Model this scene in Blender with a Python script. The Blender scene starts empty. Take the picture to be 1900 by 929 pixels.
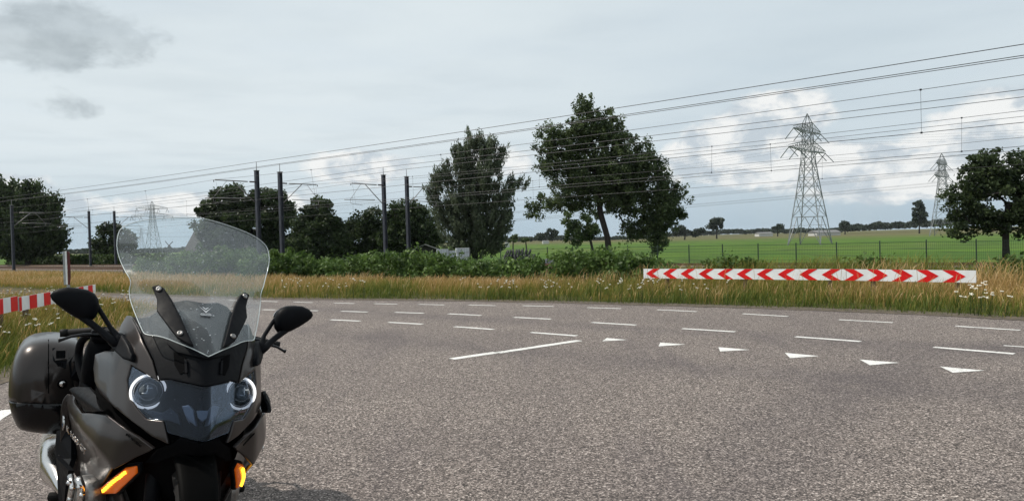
import bpy, bmesh, math, random
import numpy as np
from mathutils import Vector, Matrix
from mathutils.geometry import delaunay_2d_cdt

random.seed(7)
rng = np.random.default_rng(7)
SC = bpy.context.scene
COL = SC.collection
R = math.radians

# ------------------------------------------------------------------ camera
FPX, HCAM = 1382.0, 1.4
PITCH, ROLL = 20 / 1382.0, R(1.62)
c_f = Vector((0, math.cos(PITCH), -math.sin(PITCH)))
_u0 = Vector((1, 0, 0)).cross(c_f)
c_r = Vector((1, 0, 0)) * math.cos(ROLL) - _u0 * math.sin(ROLL)
c_u = _u0 * math.cos(ROLL) + Vector((1, 0, 0)) * math.sin(ROLL)
cam_d = bpy.data.cameras.new('camera')
cam = bpy.data.objects.new('camera', cam_d)
COL.objects.link(cam)
cam.matrix_world = Matrix(((c_r.x, c_u.x, -c_f.x, 0), (c_r.y, c_u.y, -c_f.y, 0), (c_r.z, c_u.z, -c_f.z, HCAM), (0, 0, 0, 1)))
cam_d.sensor_fit = 'HORIZONTAL'
cam_d.sensor_width = 36
cam_d.lens = 36 * FPX / 1900
cam_d.clip_start = 0.05
cam_d.clip_end = 20000
SC.camera = cam

def ray(px, py):
    return (c_f + c_r * ((px - 950) / FPX) - c_u * ((py - 464.5) / FPX))
def at(px, py, d):                       # point seen at (px, py) at ground distance y = d
    v = ray(px, py); k = d / v.y
    return Vector((0, 0, HCAM)) + v * k
def gr(px, py, z=0.0):                   # point of the ground plane seen at (px, py)
    v = ray(px, py); k = (z - HCAM) / v.z
    return Vector((0, 0, HCAM)) + v * k

# ------------------------------------------------------------------ light
SUN_EL, SUN_AZ = R(50), R(-82)           # azimuth from +Y towards +X
sdir = Vector((math.sin(SUN_AZ) * math.cos(SUN_EL), math.cos(SUN_AZ) * math.cos(SUN_EL), math.sin(SUN_EL)))
sl = bpy.data.lights.new('sun', 'SUN')
sl.energy = 3.6
sl.angle = R(0.6)
sl.color = (1.0, 0.93, 0.84)
so = bpy.data.objects.new('sun', sl)
COL.objects.link(so)
so.rotation_euler = (-sdir).to_track_quat('-Z', 'Y').to_euler()

SC.view_settings.view_transform = 'Standard'
SC.view_settings.look = 'None'
SC.view_settings.exposure = 0.0
SC.view_settings.gamma = 1
SC.view_settings.use_curve_mapping = False
SC.render.engine = 'CYCLES'
SC.cycles.use_denoising = True
SC.cycles.max_bounces = 7
SC.cycles.transparent_max_bounces = 12
SC.cycles.transmission_bounces = 6
SC.cycles.caustics_reflective = False
SC.cycles.caustics_refractive = False
SC.render.film_transparent = False

# ------------------------------------------------------------------ node helper
class NT:
    def __init__(s, tree):
        s.t = tree; s.n = tree.nodes; s.l = tree.links
    def add(s, typ, ins=None, **kw):
        n = s.n.new(typ)
        for k, v in kw.items(): setattr(n, k, v)
        for k, v in (ins or {}).items(): s.put(n.inputs[k], v)
        return n
    def put(s, sock, v):
        if isinstance(v, bpy.types.NodeSocket): s.l.new(v, sock)
        elif isinstance(v, bpy.types.Node): s.l.new(v.outputs[0], sock)
        else: sock.default_value = v
    def m(s, op, a, b=0.0, c=None, clamp=False):
        n = s.n.new('ShaderNodeMath'); n.operation = op; n.use_clamp = clamp
        s.put(n.inputs[0], a); s.put(n.inputs[1], b)
        if c is not None: s.put(n.inputs[2], c)
        return n.outputs[0]
    def mix(s, f, a, b):
        n = s.n.new('ShaderNodeMix'); n.data_type = 'RGBA'
        s.put(n.inputs[0], f); s.put(n.inputs[6], a); s.put(n.inputs[7], b)
        return n.outputs[2]
    def noise(s, vec, scale, detail=2, rough=0.5, dist=0.0):
        n = s.add('ShaderNodeTexNoise', {'Scale': scale, 'Detail': detail, 'Roughness': rough, 'Distortion': dist})
        if vec is not None: s.put(n.inputs['Vector'], vec)
        return n.outputs['Fac']
    def ramp(s, f, lo, hi, a=0.0, b=1.0, smooth=True):
        n = s.add('ShaderNodeMapRange', {'Value': f, 'From Min': lo, 'From Max': hi, 'To Min': a, 'To Max': b})
        if smooth: n.interpolation_type = 'SMOOTHSTEP'
        return n.outputs[0]

def rgb(*c): return (c[0], c[1], c[2], 1.0)

# ------------------------------------------------------------------ sky
W = bpy.data.worlds.new('World'); SC.world = W; W.use_nodes = True
nt = NT(W.node_tree)
for n in list(nt.n): nt.n.remove(n)
out = nt.add('ShaderNodeOutputWorld'); bg = nt.add('ShaderNodeBackground', {'Strength': 0.12})
nt.l.new(bg.outputs[0], out.inputs[0])
sky = nt.add('ShaderNodeTexSky', sky_type='NISHITA', sun_disc=False, sun_elevation=SUN_EL, sun_rotation=SUN_AZ,
             air_density=1.0, dust_density=1.0, ozone_density=1.0)
tc = nt.add('ShaderNodeTexCoord')
sx = nt.add('ShaderNodeSeparateXYZ', {0: tc.outputs['Generated']})
X, Y, Z = sx.outputs
AZ = nt.m('ARCTAN2', X, Y)
EL = nt.m('ARCSINE', Z)
flat = nt.m('MAXIMUM', nt.m('ABSOLUTE', Z), 0.06)
pv = nt.add('ShaderNodeCombineXYZ', {0: nt.m('DIVIDE', X, flat), 1: nt.m('DIVIDE', Y, flat), 2: 0.0}).outputs[0]
av = nt.add('ShaderNodeCombineXYZ', {0: AZ, 1: nt.m('MULTIPLY', EL, 1.7), 2: 0.0}).outputs[0]
K = 1 / 0.12
def sc_(c): return rgb(c[0] * K, c[1] * K, c[2] * K)
# high milky veil over the Nishita blue
veil_n = nt.noise(pv, 0.55, 5, 0.55)
veil = nt.ramp(veil_n, 0.25, 0.60, 0.88, 1.0)
low = nt.ramp(EL, -0.02, 0.13, 0.0, 1.0)
veilcol = nt.mix(low, sc_((0.40, 0.53, 0.63)), sc_((0.74, 0.815, 0.85)))
tone = nt.noise(pv, 0.8, 4, 0.5)
veilcol = nt.mix(nt.ramp(tone, 0.42, 0.72, 0.0, 0.35), veilcol, sc_((0.55, 0.63, 0.68)))
col = nt.mix(veil, sky.outputs[0], veilcol)
veilright = None
def gauss(az, el, wa, we):
    a = nt.m('DIVIDE', nt.m('SUBTRACT', AZ, az), wa); e = nt.m('DIVIDE', nt.m('SUBTRACT', EL, el), we)
    d = nt.m('ADD', nt.m('MULTIPLY', a, a), nt.m('MULTIPLY', e, e))
    return nt.m('POWER', 2.718, nt.m('MULTIPLY', d, -1.0))
def addm(*a):
    r = a[0]
    for q in a[1:]: r = nt.m('ADD', r, q)
    return r
def pa(px): return math.atan((px - 950) / FPX)
def pe(px, py): return (464.5 - 20 - 0.0283 * (px - 950) - py) / FPX * math.cos(pa(px))
rb = gauss(0.42, 0.16, 0.38, 0.20)
col = nt.mix(nt.m('MULTIPLY', rb, 0.42), col, sc_((0.46, 0.57, 0.66)))
# puffy cumulus low on the horizon
puff = nt.noise(av, 11.5, 10, 0.62, 0.3)
puff2 = nt.noise(av, 26.0, 7, 0.62, 0.3)
pf = nt.m('ADD', nt.m('MULTIPLY', puff, 0.75), nt.m('MULTIPLY', puff2, 0.25))
def blob(px, py, rx, ry): return gauss(pa(px), pe(px, py), rx / FPX, ry / FPX)
cmask = addm(blob(1400, 240, 130, 62), blob(1600, 310, 170, 50), blob(1860, 215, 100, 55), blob(1480, 195, 60, 30), blob(1780, 330, 200, 40), blob(1330, 300, 120, 45),
             nt.m('MULTIPLY', blob(670, 308, 120, 36), 1.25), blob(20, 342, 70, 24), nt.m('MULTIPLY', blob(930, 300, 90, 34), 1.2), nt.m('MULTIPLY', blob(380, 380, 260, 26), 1.15))
thr = nt.m('SUBTRACT', 0.80, nt.m('MULTIPLY', nt.m('MINIMUM', cmask, 1.2), 0.54))
cum = nt.ramp(nt.m('SUBTRACT', pf, thr), -0.03, 0.16, 0.0, 1.0)
shade = nt.ramp(nt.noise(av, 17.0, 7, 0.6, 0.25), 0.38, 0.58)
ccol = nt.mix(shade, sc_((0.55, 0.62, 0.68)), sc_((0.93, 0.935, 0.92)))
col = nt.mix(nt.m('MULTIPLY', cum, 0.90), col, ccol)
# dark ragged cloud at the upper left
dmask = addm(blob(0, 62, 250, 75), blob(190, 85, 125, 44), nt.m('MULTIPLY', blob(60, 198, 150, 26), 0.75))
dn = nt.m('ADD', nt.m('MULTIPLY', nt.m('SUBTRACT', nt.noise(av, 8.0, 10, 0.60, 0.15), 0.5), 1.7), nt.m('ADD', 0.5, nt.m('MULTIPLY', blob(20, 80, 150, 30), 0.16)))
dthr = nt.m('SUBTRACT', 0.83, nt.m('MULTIPLY', nt.m('MINIMUM', dmask, 1.0), 0.42))
dk = nt.ramp(nt.m('SUBTRACT', dn, dthr), -0.05, 0.26, 0.0, 1.0)
col = nt.mix(nt.m('MULTIPLY', nt.m('MULTIPLY', dk, nt.ramp(nt.noise(av, 13.0, 6, 0.6), 0.30, 0.66, 0.45, 1.0)), 0.74), col, sc_((0.33, 0.385, 0.42)))
nt.put(bg.inputs[0], col)

# ------------------------------------------------------------------ materials
MATS = {}
def mat(name, color=(.5, .5, .5), rough=0.6, metal=0.0, var=0.0, scale=8.0, bump=0.0, coat=0.0, spec=0.5, **kw):
    if name in MATS: return MATS[name]
    m = bpy.data.materials.new(name); m.use_nodes = True; t = NT(m.node_tree)
    b = t.n['Principled BSDF']
    b.inputs['Roughness'].default_value = rough; b.inputs['Metallic'].default_value = metal
    b.inputs['Coat Weight'].default_value = coat; b.inputs['Specular IOR Level'].default_value = spec
    b.inputs['Base Color'].default_value = rgb(*color)
    tcn = t.add('ShaderNodeTexCoord').outputs['Object']
    if var > 0:
        f = t.noise(tcn, scale, 5, 0.6)
        lo = [c * (1 - var) for c in color]; hi = [min(1, c * (1 + var)) for c in color]
        t.put(b.inputs['Base Color'], t.mix(t.ramp(f, .3, .7), rgb(*lo), rgb(*hi)))
        t.put(b.inputs['Roughness'], t.ramp(f, .3, .7, max(0, rough - .08), min(1, rough + .08)))
    if bump > 0:
        bn = t.add('ShaderNodeBump', {'Strength': bump, 'Distance': 0.01, 'Height': t.noise(tcn, scale * 6, 3, .6)})
        t.put(b.inputs['Normal'], bn)
    for k, v in kw.items(): b.inputs[k].default_value = v
    MATS[name] = m
    return m

def leafmat(name, a, b_, trans=0.25, rough=0.55):
    if name in MATS: return MATS[name]
    m = bpy.data.materials.new(name); m.use_nodes = True; t = NT(m.node_tree)
    p = t.n['Principled BSDF']; o = t.n['Material Output']
    at_ = t.add('ShaderNodeAttribute', attribute_name='tone')
    c = t.mix(at_.outputs['Fac'], rgb(*a), rgb(*b_))
    t.put(p.inputs['Base Color'], c); p.inputs['Roughness'].default_value = rough
    p.inputs['Specular IOR Level'].default_value = 0.3
    tr = t.add('ShaderNodeBsdfTranslucent', {'Color': c})
    mx = t.add('ShaderNodeMixShader', {0: trans, 1: p.outputs[0], 2: tr.outputs[0]})
    t.put(o.inputs[0], mx)
    MATS[name] = m
    return m

# ------------------------------------------------------------------ object helpers
def link(o, parent=None):
    COL.objects.link(o)
    if parent is not None: o.parent = parent
    return o
def tag(o, label=None, cat=None, group=None, kind=None):
    if label: o['label'] = label
    if cat: o['category'] = cat
    if group: o['group'] = group
    if kind: o['kind'] = kind
    return o
def empty(name, loc=(0, 0, 0), rz=0.0, parent=None):
    o = bpy.data.objects.new(name, None); o.empty_display_size = 0.2
    o.location = loc; o.rotation_euler = (0, 0, rz)
    return link(o, parent)
def npmesh(name, V, Fs, material, parent=None, tone=None, smooth=False):
    """V (n,3); Fs list of (m,k) index arrays"""
    me = bpy.data.meshes.new(name)
    V = np.asarray(V, dtype=np.float32)
    me.vertices.add(len(V)); me.vertices.foreach_set('co', V.ravel())
    Fs = [np.asarray(f, dtype=np.int32) for f in Fs if len(f)]
    nl = sum(f.size for f in Fs); nf = sum(len(f) for f in Fs)
    me.loops.add(nl); me.polygons.add(nf)
    me.loops.foreach_set('vertex_index', np.concatenate([f.ravel() for f in Fs]))
    tot = np.concatenate([np.full(len(f), f.shape[1], dtype=np.int32) for f in Fs])
    st = np.concatenate([[0], np.cumsum(tot)[:-1]]).astype(np.int32)
    me.polygons.foreach_set('loop_start', st)
    me.polygons.foreach_set('loop_total', tot)
    if smooth: me.polygons.foreach_set('use_smooth', np.ones(nf, dtype=bool))
    if tone is not None:
        a = me.attributes.new('tone', 'FLOAT', 'POINT'); a.data.foreach_set('value', np.asarray(tone, dtype=np.float32))
    me.update(calc_edges=True); me.validate()
    me.materials.append(material)
    return link(bpy.data.objects.new(name, me), parent)

class MB:
    """collects boxes, bars, tubes, prisms; builds them as one mesh object"""
    def __init__(s): s.V = []; s.F = []
    def pts(s, vs, fs):
        o = len(s.V); s.V += [tuple(v) for v in vs]; s.F += [tuple(i + o for i in f) for f in fs]; return s
    def box(s, c, size, M=None):
        x, y, z = (q / 2 for q in size); c = Vector(c)
        vs = [Vector((a * x, b * y, d * z)) for d in (-1, 1) for b in (-1, 1) for a in (-1, 1)]
        if M is not None: vs = [M @ v for v in vs]
        return s.pts([c + v for v in vs], [(0, 2, 3, 1), (4, 5, 7, 6), (0, 1, 5, 4), (2, 6, 7, 3), (0, 4, 6, 2), (1, 3, 7, 5)])
    def bar(s, a, b, w, h=None, n=4):
        return s.tube([a, b], [w / 2 * (1.414 if n == 4 else 1)] * 2, n, ph=math.pi / 4 if n == 4 else 0)
    def tube(s, path, rad, n=8, ph=0.0, caps=True):
        path = [Vector(p) for p in path]
        if not hasattr(rad, '__len__'): rad = [rad] * len(path)
        o = len(s.V); prev = None
        for i, p in enumerate(path):
            d = (path[min(i + 1, len(path) - 1)] - path[max(i - 1, 0)])
            d = d.normalized() if d.length > 1e-9 else Vector((0, 0, 1))
            if prev is None:
                up = Vector((0, 0, 1)) if abs(d.z) < .95 else Vector((0, 1, 0))
                a = d.cross(up).normalized()
            else:
                a = (prev - d * prev.dot(d)).normalized()
            prev = a; b = d.cross(a)
            for k in range(n):
                t = 2 * math.pi * k / n + ph
                s.V.append(tuple(p + (a * math.cos(t) + b * math.sin(t)) * rad[i]))
        for i in range(len(path) - 1):
            for k in range(n):
                k2 = (k + 1) % n
                s.F.append((o + i * n + k, o + i * n + k2, o + (i + 1) * n + k2, o + (i + 1) * n + k))
        if caps:
            s.F.append(tuple(o + k for k in reversed(range(n))))
            s.F.append(tuple(o + (len(path) - 1) * n + k for k in range(n)))
        return s
    def prism(s, poly, vec):
        """poly: list of 3-D points (planar), extruded by vec"""
        n = len(poly); vec = Vector(vec); P = [Vector(p) for p in poly]
        return s.pts(P + [p + vec for p in P],
                     [tuple(reversed(range(n))), tuple(range(n, 2 * n))] + [(i, (i + 1) % n, n + (i + 1) % n, n + i) for i in range(n)])
    def lathe(s, prof, c=(0, 0, 0), axis='Z', n=24, closed=False):
        """prof list of (r, h)"""
        o = len(s.V); c = Vector(c)
        for r, h in prof:
            for k in range(n):
                t = 2 * math.pi * k / n
                a, b = r * math.cos(t), r * math.sin(t)
                v = {'Z': (a, b, h), 'X': (h, a, b), 'Y': (a, h, b)}[axis]
                s.V.append(tuple(c + Vector(v)))
        m = len(prof)
        for i in range(m - 1 + (1 if closed else 0)):
            for k in range(n):
                k2 = (k + 1) % n; j = (i + 1) % m
                s.F.append((o + i * n + k, o + i * n + k2, o + j * n + k2, o + j * n + k))
        return s
    def build(s, name, material, parent=None, smooth=False, bevel=0.0, origin=None, weld=False, subsurf=0):
        me = bpy.data.meshes.new(name)
        V = s.V
        if origin is not None:
            V = [(v[0] - origin[0], v[1] - origin[1], v[2] - origin[2]) for v in V]
        me.from_pydata(V, [], s.F)
        bm = bmesh.new(); bm.from_mesh(me)
        if weld: bmesh.ops.remove_doubles(bm, verts=bm.verts, dist=1e-5)
        bmesh.ops.recalc_face_normals(bm, faces=bm.faces)
        bm.to_mesh(me); bm.free()
        me.materials.append(material)
        if smooth:
            for p in me.polygons: p.use_smooth = True
        o = link(bpy.data.objects.new(name, me), parent)
        if origin is not None: o.location = origin
        if bevel > 0:
            b = o.modifiers.new('bevel', 'BEVEL'); b.width = bevel; b.segments = 2; b.limit_method = 'ANGLE'; b.angle_limit = R(35)
        if subsurf:
            q = o.modifiers.new('subsurf', 'SUBSURF'); q.levels = subsurf; q.render_levels = subsurf
        return o

def copy_tree(o, parent=None):
    c = o.copy(); COL.objects.link(c); c.parent = parent
    for ch in list(o.children): copy_tree(ch, c)
    return c

# ------------------------------------------------------------------ rail line coordinates
TD = Vector((0.777, -0.63, 0)).normalized()      # along the tracks, towards the right
ND = Vector((0.63, 0.777, 0)).normalized()       # across the tracks, away from the road
O0 = Vector((-19, 56, 0))
def st(s, t, z=0.0): return O0 + ND * s + TD * t + Vector((0, 0, z))
def s_of(x, y): return (x - O0.x) * ND.x + (y - O0.y) * ND.y
def t_of(x, y): return (x - O0.x) * TD.x + (y - O0.y) * TD.y
_zs = [(-1e5, -0.03), (-17.0, -0.03), (-14.5, -0.12), (-8.0, -0.9), (20.0, -0.9), (34.0, -2.0), (55.0, -2.7), (1e6, -2.7)]
def hz(s):
    return np.interp(s, [a for a, b in _zs], [b for a, b in _zs])
def gz(x, y): return float(hz(s_of(x, y)))

# ground sheet
sg = np.unique(np.concatenate([np.array([-3000, -1500, -600, -200, -100, -60]), np.arange(-45, 60, 1.5), np.array([80, 120, 200, 350, 600, 1000, 2000, 3800])]))
tg = np.unique(np.concatenate([np.array([-3800, -2000, -1000, -500, -300]), np.arange(-200, 100, 6.0), np.array([150, 300, 600, 1200, 2500, 3800])]))
S, T = np.meshgrid(sg, tg, indexing='ij')
near = (np.abs(S) < 50) & (np.abs(T) < 190) & (S > -7)
Zg = hz(S) + np.where(near, (rng.random(S.shape) - .5) * .08, 0)
P = np.stack([O0.x + ND.x * S + TD.x * T, O0.y + ND.y * S + TD.y * T, Zg], -1).reshape(-1, 3)
I = np.arange(S.size).reshape(S.shape)
Fq = np.stack([I[:-1, :-1], I[1:, :-1], I[1:, 1:], I[:-1, 1:]], -1).reshape(-1, 4)[:, ::-1]
gm = bpy.data.materials.new('meadow ground'); gm.use_nodes = True; t = NT(gm.node_tree); b = t.n['Principled BSDF']
gc = t.add('ShaderNodeNewGeometry').outputs['Position']
sp = t.add('ShaderNodeSeparateXYZ', {0: gc})
sv = t.m('ADD', t.m('MULTIPLY', t.m('SUBTRACT', sp.outputs[0], O0.x), ND.x), t.m('MULTIPLY', t.m('SUBTRACT', sp.outputs[1], O0.y), ND.y))
n1 = t.noise(gc, 0.035, 6, .6); n2 = t.noise(gc, 1.3, 5, .65); n3 = t.noise(gc, 0.006, 4, .5)
mow = t.noise(t.add('ShaderNodeVectorMath', {0: gc, 1: (0.02, 0.16, 1)}, operation='MULTIPLY').outputs[0], 1.0, 3, .5)
field = t.mix(t.ramp(n1, .35, .65), rgb(.040, .098, .008), rgb(.078, .150, .012))
field = t.mix(t.ramp(mow, .42, .62, 0, .5), field, rgb(.080, .130, .018))
field = t.mix(t.ramp(n3, .50, .68, 0, .55), field, rgb(.15, .165, .045))
n4 = t.noise(t.add('ShaderNodeVectorMath', {0: gc, 1: (1, .35, 1)}, operation='MULTIPLY').outputs[0], .11, 6, .65)
field = t.mix(t.ramp(n4, .54, .66, 0, .7), field, rgb(.035, .060, .012))
field = t.mix(t.ramp(n4, .40, .33, 0, .6), field, rgb(.15, .13, .06))
field = t.mix(t.ramp(sv, 260, 620, 0, .85), field, rgb(.115, .100, .045))
verge = t.mix(t.ramp(n2, .35, .65), rgb(.05, .045, .022), rgb(.10, .085, .04))
c = t.mix(t.ramp(sv, 17, 24), verge, field)
t.put(b.inputs['Base Color'], c); b.inputs['Roughness'].default_value = .95
b.inputs['Specular IOR Level'].default_value = .15
t.put(b.inputs['Normal'], t.add('ShaderNodeBump', {'Strength': .5, 'Distance': .06, 'Height': n2}))
tag(npmesh('ground', P, [Fq], gm), kind='structure')

# ------------------------------------------------------------------ asphalt
far_edge = [(-62, 57.5), (-45, 46.2), (-30, 35.4)] + [tuple(gr(*p)[:2]) for p in ((0, 541), (325, 550), (484, 554.8), (800, 558), (1000, 561.2), (1200, 566), (1450, 573.5), (1700, 583), (1900, 594.5))] + [(14, 5.6), (24, -3), (60, -32)]
near_right = [(52, -42), (18, -14), (9, -9), (6.5, -16), (5.5, -60)]
near_left = [(-4.0, -60), (-4.0, -4)]
wedge_edge = [(-4.15, 2), (-4.75, 5.2), tuple(gr(0, 712)[:2]), (-6.5, 11.4), (-7.6, 15.2), (-8.3, 17.5), (-9.2, 19.0), (-11, 20.2), tuple(gr(0, 552)[:2]), (-28, 31.5), (-43, 42), (-60, 53)]
road_poly = far_edge + near_right + near_left + wedge_edge
am = bpy.data.materials.new('worn asphalt'); am.use_nodes = True; t = NT(am.node_tree); b = t.n['Principled BSDF']
gc = t.add('ShaderNodeNewGeometry').outputs['Position']
v1 = t.add('ShaderNodeTexVoronoi', {'Vector': gc, 'Scale': 120.0}); v2 = t.add('ShaderNodeTexVoronoi', {'Vector': gc, 'Scale': 82.0})
big = t.noise(gc, .35, 5, .6); mid = t.noise(gc, 2.5, 5, .7); fine = t.noise(gc, 34.0, 3, .7)
rad = t.noise(t.add('ShaderNodeVectorMath', {0: gc, 1: (0.9, 0.12, 1)}, operation='MULTIPLY').outputs[0], 1.4, 4, .6)
g = t.add('ShaderNodeSeparateColor', {0: v1.outputs['Color']}).outputs[0]
g2 = t.add('ShaderNodeSeparateColor', {0: v2.outputs['Color']}).outputs[1]
mott = t.noise(gc, 17.0, 4, .75)
gg = t.m('ADD', t.m('MULTIPLY', g, .38), t.m('ADD', t.m('MULTIPLY', g2, .22), t.m('ADD', t.m('MULTIPLY', fine, .22), t.m('MULTIPLY', mott, .20))))
c = t.mix(t.ramp(gg, .32, .70), rgb(.030, .025, .022), rgb(.275, .230, .205))
c = t.mix(t.ramp(gg, .66, .78), c, rgb(.66, .58, .53))
c = t.mix(t.ramp(big, .38, .66, 0, .26), c, rgb(.075, .062, .063))
c = t.mix(t.ramp(rad, .50, .68, 0, .30), c, rgb(.070, .058, .064))
c = t.mix(t.ramp(mid, .58, .75, 0, .35), c, rgb(.19, .172, .158))
# wheel paths: rings swept by turning traffic and bands along the main road
sxy = t.add('ShaderNodeSeparateXYZ', {0: gc})
def band(val, c0, w0, k): 
    q = t.m('DIVIDE', t.m('SUBTRACT', val, c0), w0); return t.m('MULTIPLY', t.m('POWER', 2.718, t.m('MULTIPLY', t.m('MULTIPLY', q, q), -1.0)), k)
rad_ = t.add('ShaderNodeVectorMath', {0: gc, 1: (9.5, 0.5, 0)}, operation='DISTANCE').outputs['Value']
wob = t.m('MULTIPLY', t.m('SUBTRACT', t.noise(gc, .5, 3, .6), .5), .9)
rr_ = t.m('ADD', rad_, wob)
srd = t.m('ADD', t.m('ADD', t.m('MULTIPLY', t.m('SUBTRACT', sxy.outputs[0], O0.x), ND.x), t.m('MULTIPLY', t.m('SUBTRACT', sxy.outputs[1], O0.y), ND.y)), t.m('MULTIPLY', wob, .5))
wp = t.m('ADD', t.m('ADD', band(rr_, 7.2, .40, .5), band(rr_, 9.0, .42, .5)), t.m('ADD', band(rr_, 5.6, .3, .35), t.m('ADD', band(srd, -21.6, .4, .5), band(srd, -24.2, .45, .5))))
c = t.mix(t.m('MULTIPLY', wp, t.ramp(t.noise(gc, 1.7, 5, .7), .15, .75)), c, t.mix(t.ramp(gg, .3, .8), rgb(.045, .037, .04), rgb(.13, .112, .112)))
t.put(b.inputs['Base Color'], c); b.inputs['Roughness'].default_value = .85
b.inputs['Specular IOR Level'].default_value = .3
t.put(b.inputs['Normal'], t.add('ShaderNodeBump', {'Strength': .55, 'Distance': .006, 'Height': gg}))
mb = MB(); mb.prism([(x, y, -.12) for x, y in road_poly], (0, 0, .12))
tag(mb.build('road', am), kind='structure')

# painted markings, each a thin sheet 4 mm above the asphalt
pm = bpy.data.materials.new('worn road paint'); pm.use_nodes = True; t = NT(pm.node_tree); b = t.n['Principled BSDF']
gc = t.add('ShaderNodeNewGeometry').outputs['Position']
w = t.ramp(t.noise(gc, 70, 4, .75), .47, .60)
w2 = t.ramp(t.noise(gc, 5, 4, .6), .4, .7)
c = t.mix(t.m('MULTIPLY', w, t.m('ADD', t.m('MULTIPLY', w2, .6), .30)), rgb(.74, .73, .70), rgb(.16, .145, .135))
t.put(b.inputs['Base Color'], c); b.inputs['Roughness'].default_value = .7
t.put(b.inputs['Normal'], t.add('ShaderNodeBump', {'Strength': .4, 'Distance': .004, 'Height': t.noise(gc, 90, 3, .6)}))
def sheet(poly, z=.004): return [(p[0], p[1], z) for p in poly]
def dash(p0, p1, w=.09, name='road_line', label=None, group=None):
    a, b_ = gr(*p0), gr(*p1)
    d = (b_ - a).normalized(); n = Vector((-d.y, d.x, 0)) * w / 2
    k = max(2, int((b_ - a).length / .12))
    L = [a + (b_ - a) * (i / k) for i in range(k + 1)]
    e1 = [p + n * (1 + random.uniform(-.10, .10)) for p in L]; e2 = [p - n * (1 + random.uniform(-.10, .10)) for p in L]
    m = MB(); m.pts([(p.x, p.y, .004) for p in e1 + e2], [(i, i + 1, k + 2 + i, k + 1 + i) for i in range(k)])
    o = m.build(name, pm); tag(o, kind='structure'); return o
row1 = [((484, 558.6), (516, 559.6)), ((545, 560.2), (580, 561.2)), ((620, 562), (658, 563)), ((695, 563.2), (737, 564.2)), ((777, 564.5), (825, 565.5)), ((870, 565.6), (919, 567)), ((970, 567), (1027, 568.5)),
        ((1090, 570.5), (1152, 572.5)), ((1220, 574.5), (1293, 578)), ((1378, 582), (1462, 587)), ((1557, 593), (1657, 598.5)), ((1773, 605), (1893, 612.5)), ((425, 557.0), (455, 558.0))]
row2 = [((487, 574.3), (511, 574.8)), ((564, 575.8), (590, 576.4)), ((633, 577.2), (682, 578.8)), ((733, 579.3), (786, 581)), ((832, 582), (893, 585)), ((954, 588.5), (1022, 592)), ((1098, 598), (1180, 603)),
        ((1266, 609.5), (1364, 615.5)), ((1476, 624.5), (1597, 633.5)), ((1732, 644), (1882, 656.5)), ((430, 572.5), (452, 573.2))]
row3 = [((614, 593), (668, 595.6)), ((721, 597.8), (784, 601.2)), ((844, 605.8), (915, 611)), ((985, 616.5), (1070, 623))]
for p, q in row1: dash(p, q, .085)
for p, q in row2 + row3: dash(p, q, .10)
dash((838, 666), (921, 653.6), .14, 'stop_line'); dash((923, 654.4), (1075, 631.5), .13, 'stop_line')
dash((-130, 858), (17, 760), .13, 'edge_line'); dash((1862, 641), (1990, 650), .06, 'edge_line')
for tri in (((1117, 633), (1126, 627), (1165, 630.5)), ((1222, 642.5), (1225, 635.5), (1272, 639)), ((1333, 644), (1336, 652), (1391, 649)),
            ((1456, 654.5), (1466, 664.5), (1520, 660.5)), ((1595, 667), (1614, 677.5), (1669, 673)), ((1744, 680), (1768, 691.5), (1827, 687.5))):
    m = MB(); P3 = [gr(*p) for p in tri]
    m.pts([(p.x, p.y, .004) for p in P3], [(0, 1, 2)]); tag(m.build('give_way_triangle', pm), kind='structure')

# dirt and gravel strip where the asphalt meets the verge
dm = mat('verge dirt', (.085, .066, .045), .95, var=.5, scale=9, bump=.6)
def ribbon(path, w0, w1, z):
    pts = [Vector((p[0], p[1], 0)) for p in path]; out_ = []
    dense = []
    for a, b_ in zip(pts[:-1], pts[1:]):
        k = max(1, int((b_ - a).length / .35))
        dense += [a + (b_ - a) * (i / k) for i in range(k)]
    dense.append(pts[-1])
    L, Rr = [], []
    for i, p in enumerate(dense):
        d = (dense[min(i + 1, len(dense) - 1)] - dense[max(i - 1, 0)]).normalized(); n = Vector((-d.y, d.x, 0))
        L.append(p + n * (w0 + random.uniform(-.05, .05))); Rr.append(p + n * (w1 + random.uniform(-.06, .06)))
    m = MB(); n_ = len(dense)
    m.pts([(p.x, p.y, z) for p in L + Rr], [(i, i + 1, n_ + i + 1, n_ + i) for i in range(n_ - 1)])
    return m
tag(ribbon(far_edge, -.05, .5, .006).build('verge_soil', dm), kind='structure')
tag(ribbon(wedge_edge, -.04, .4, .006).build('verge_soil', dm), kind='structure')

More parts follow.
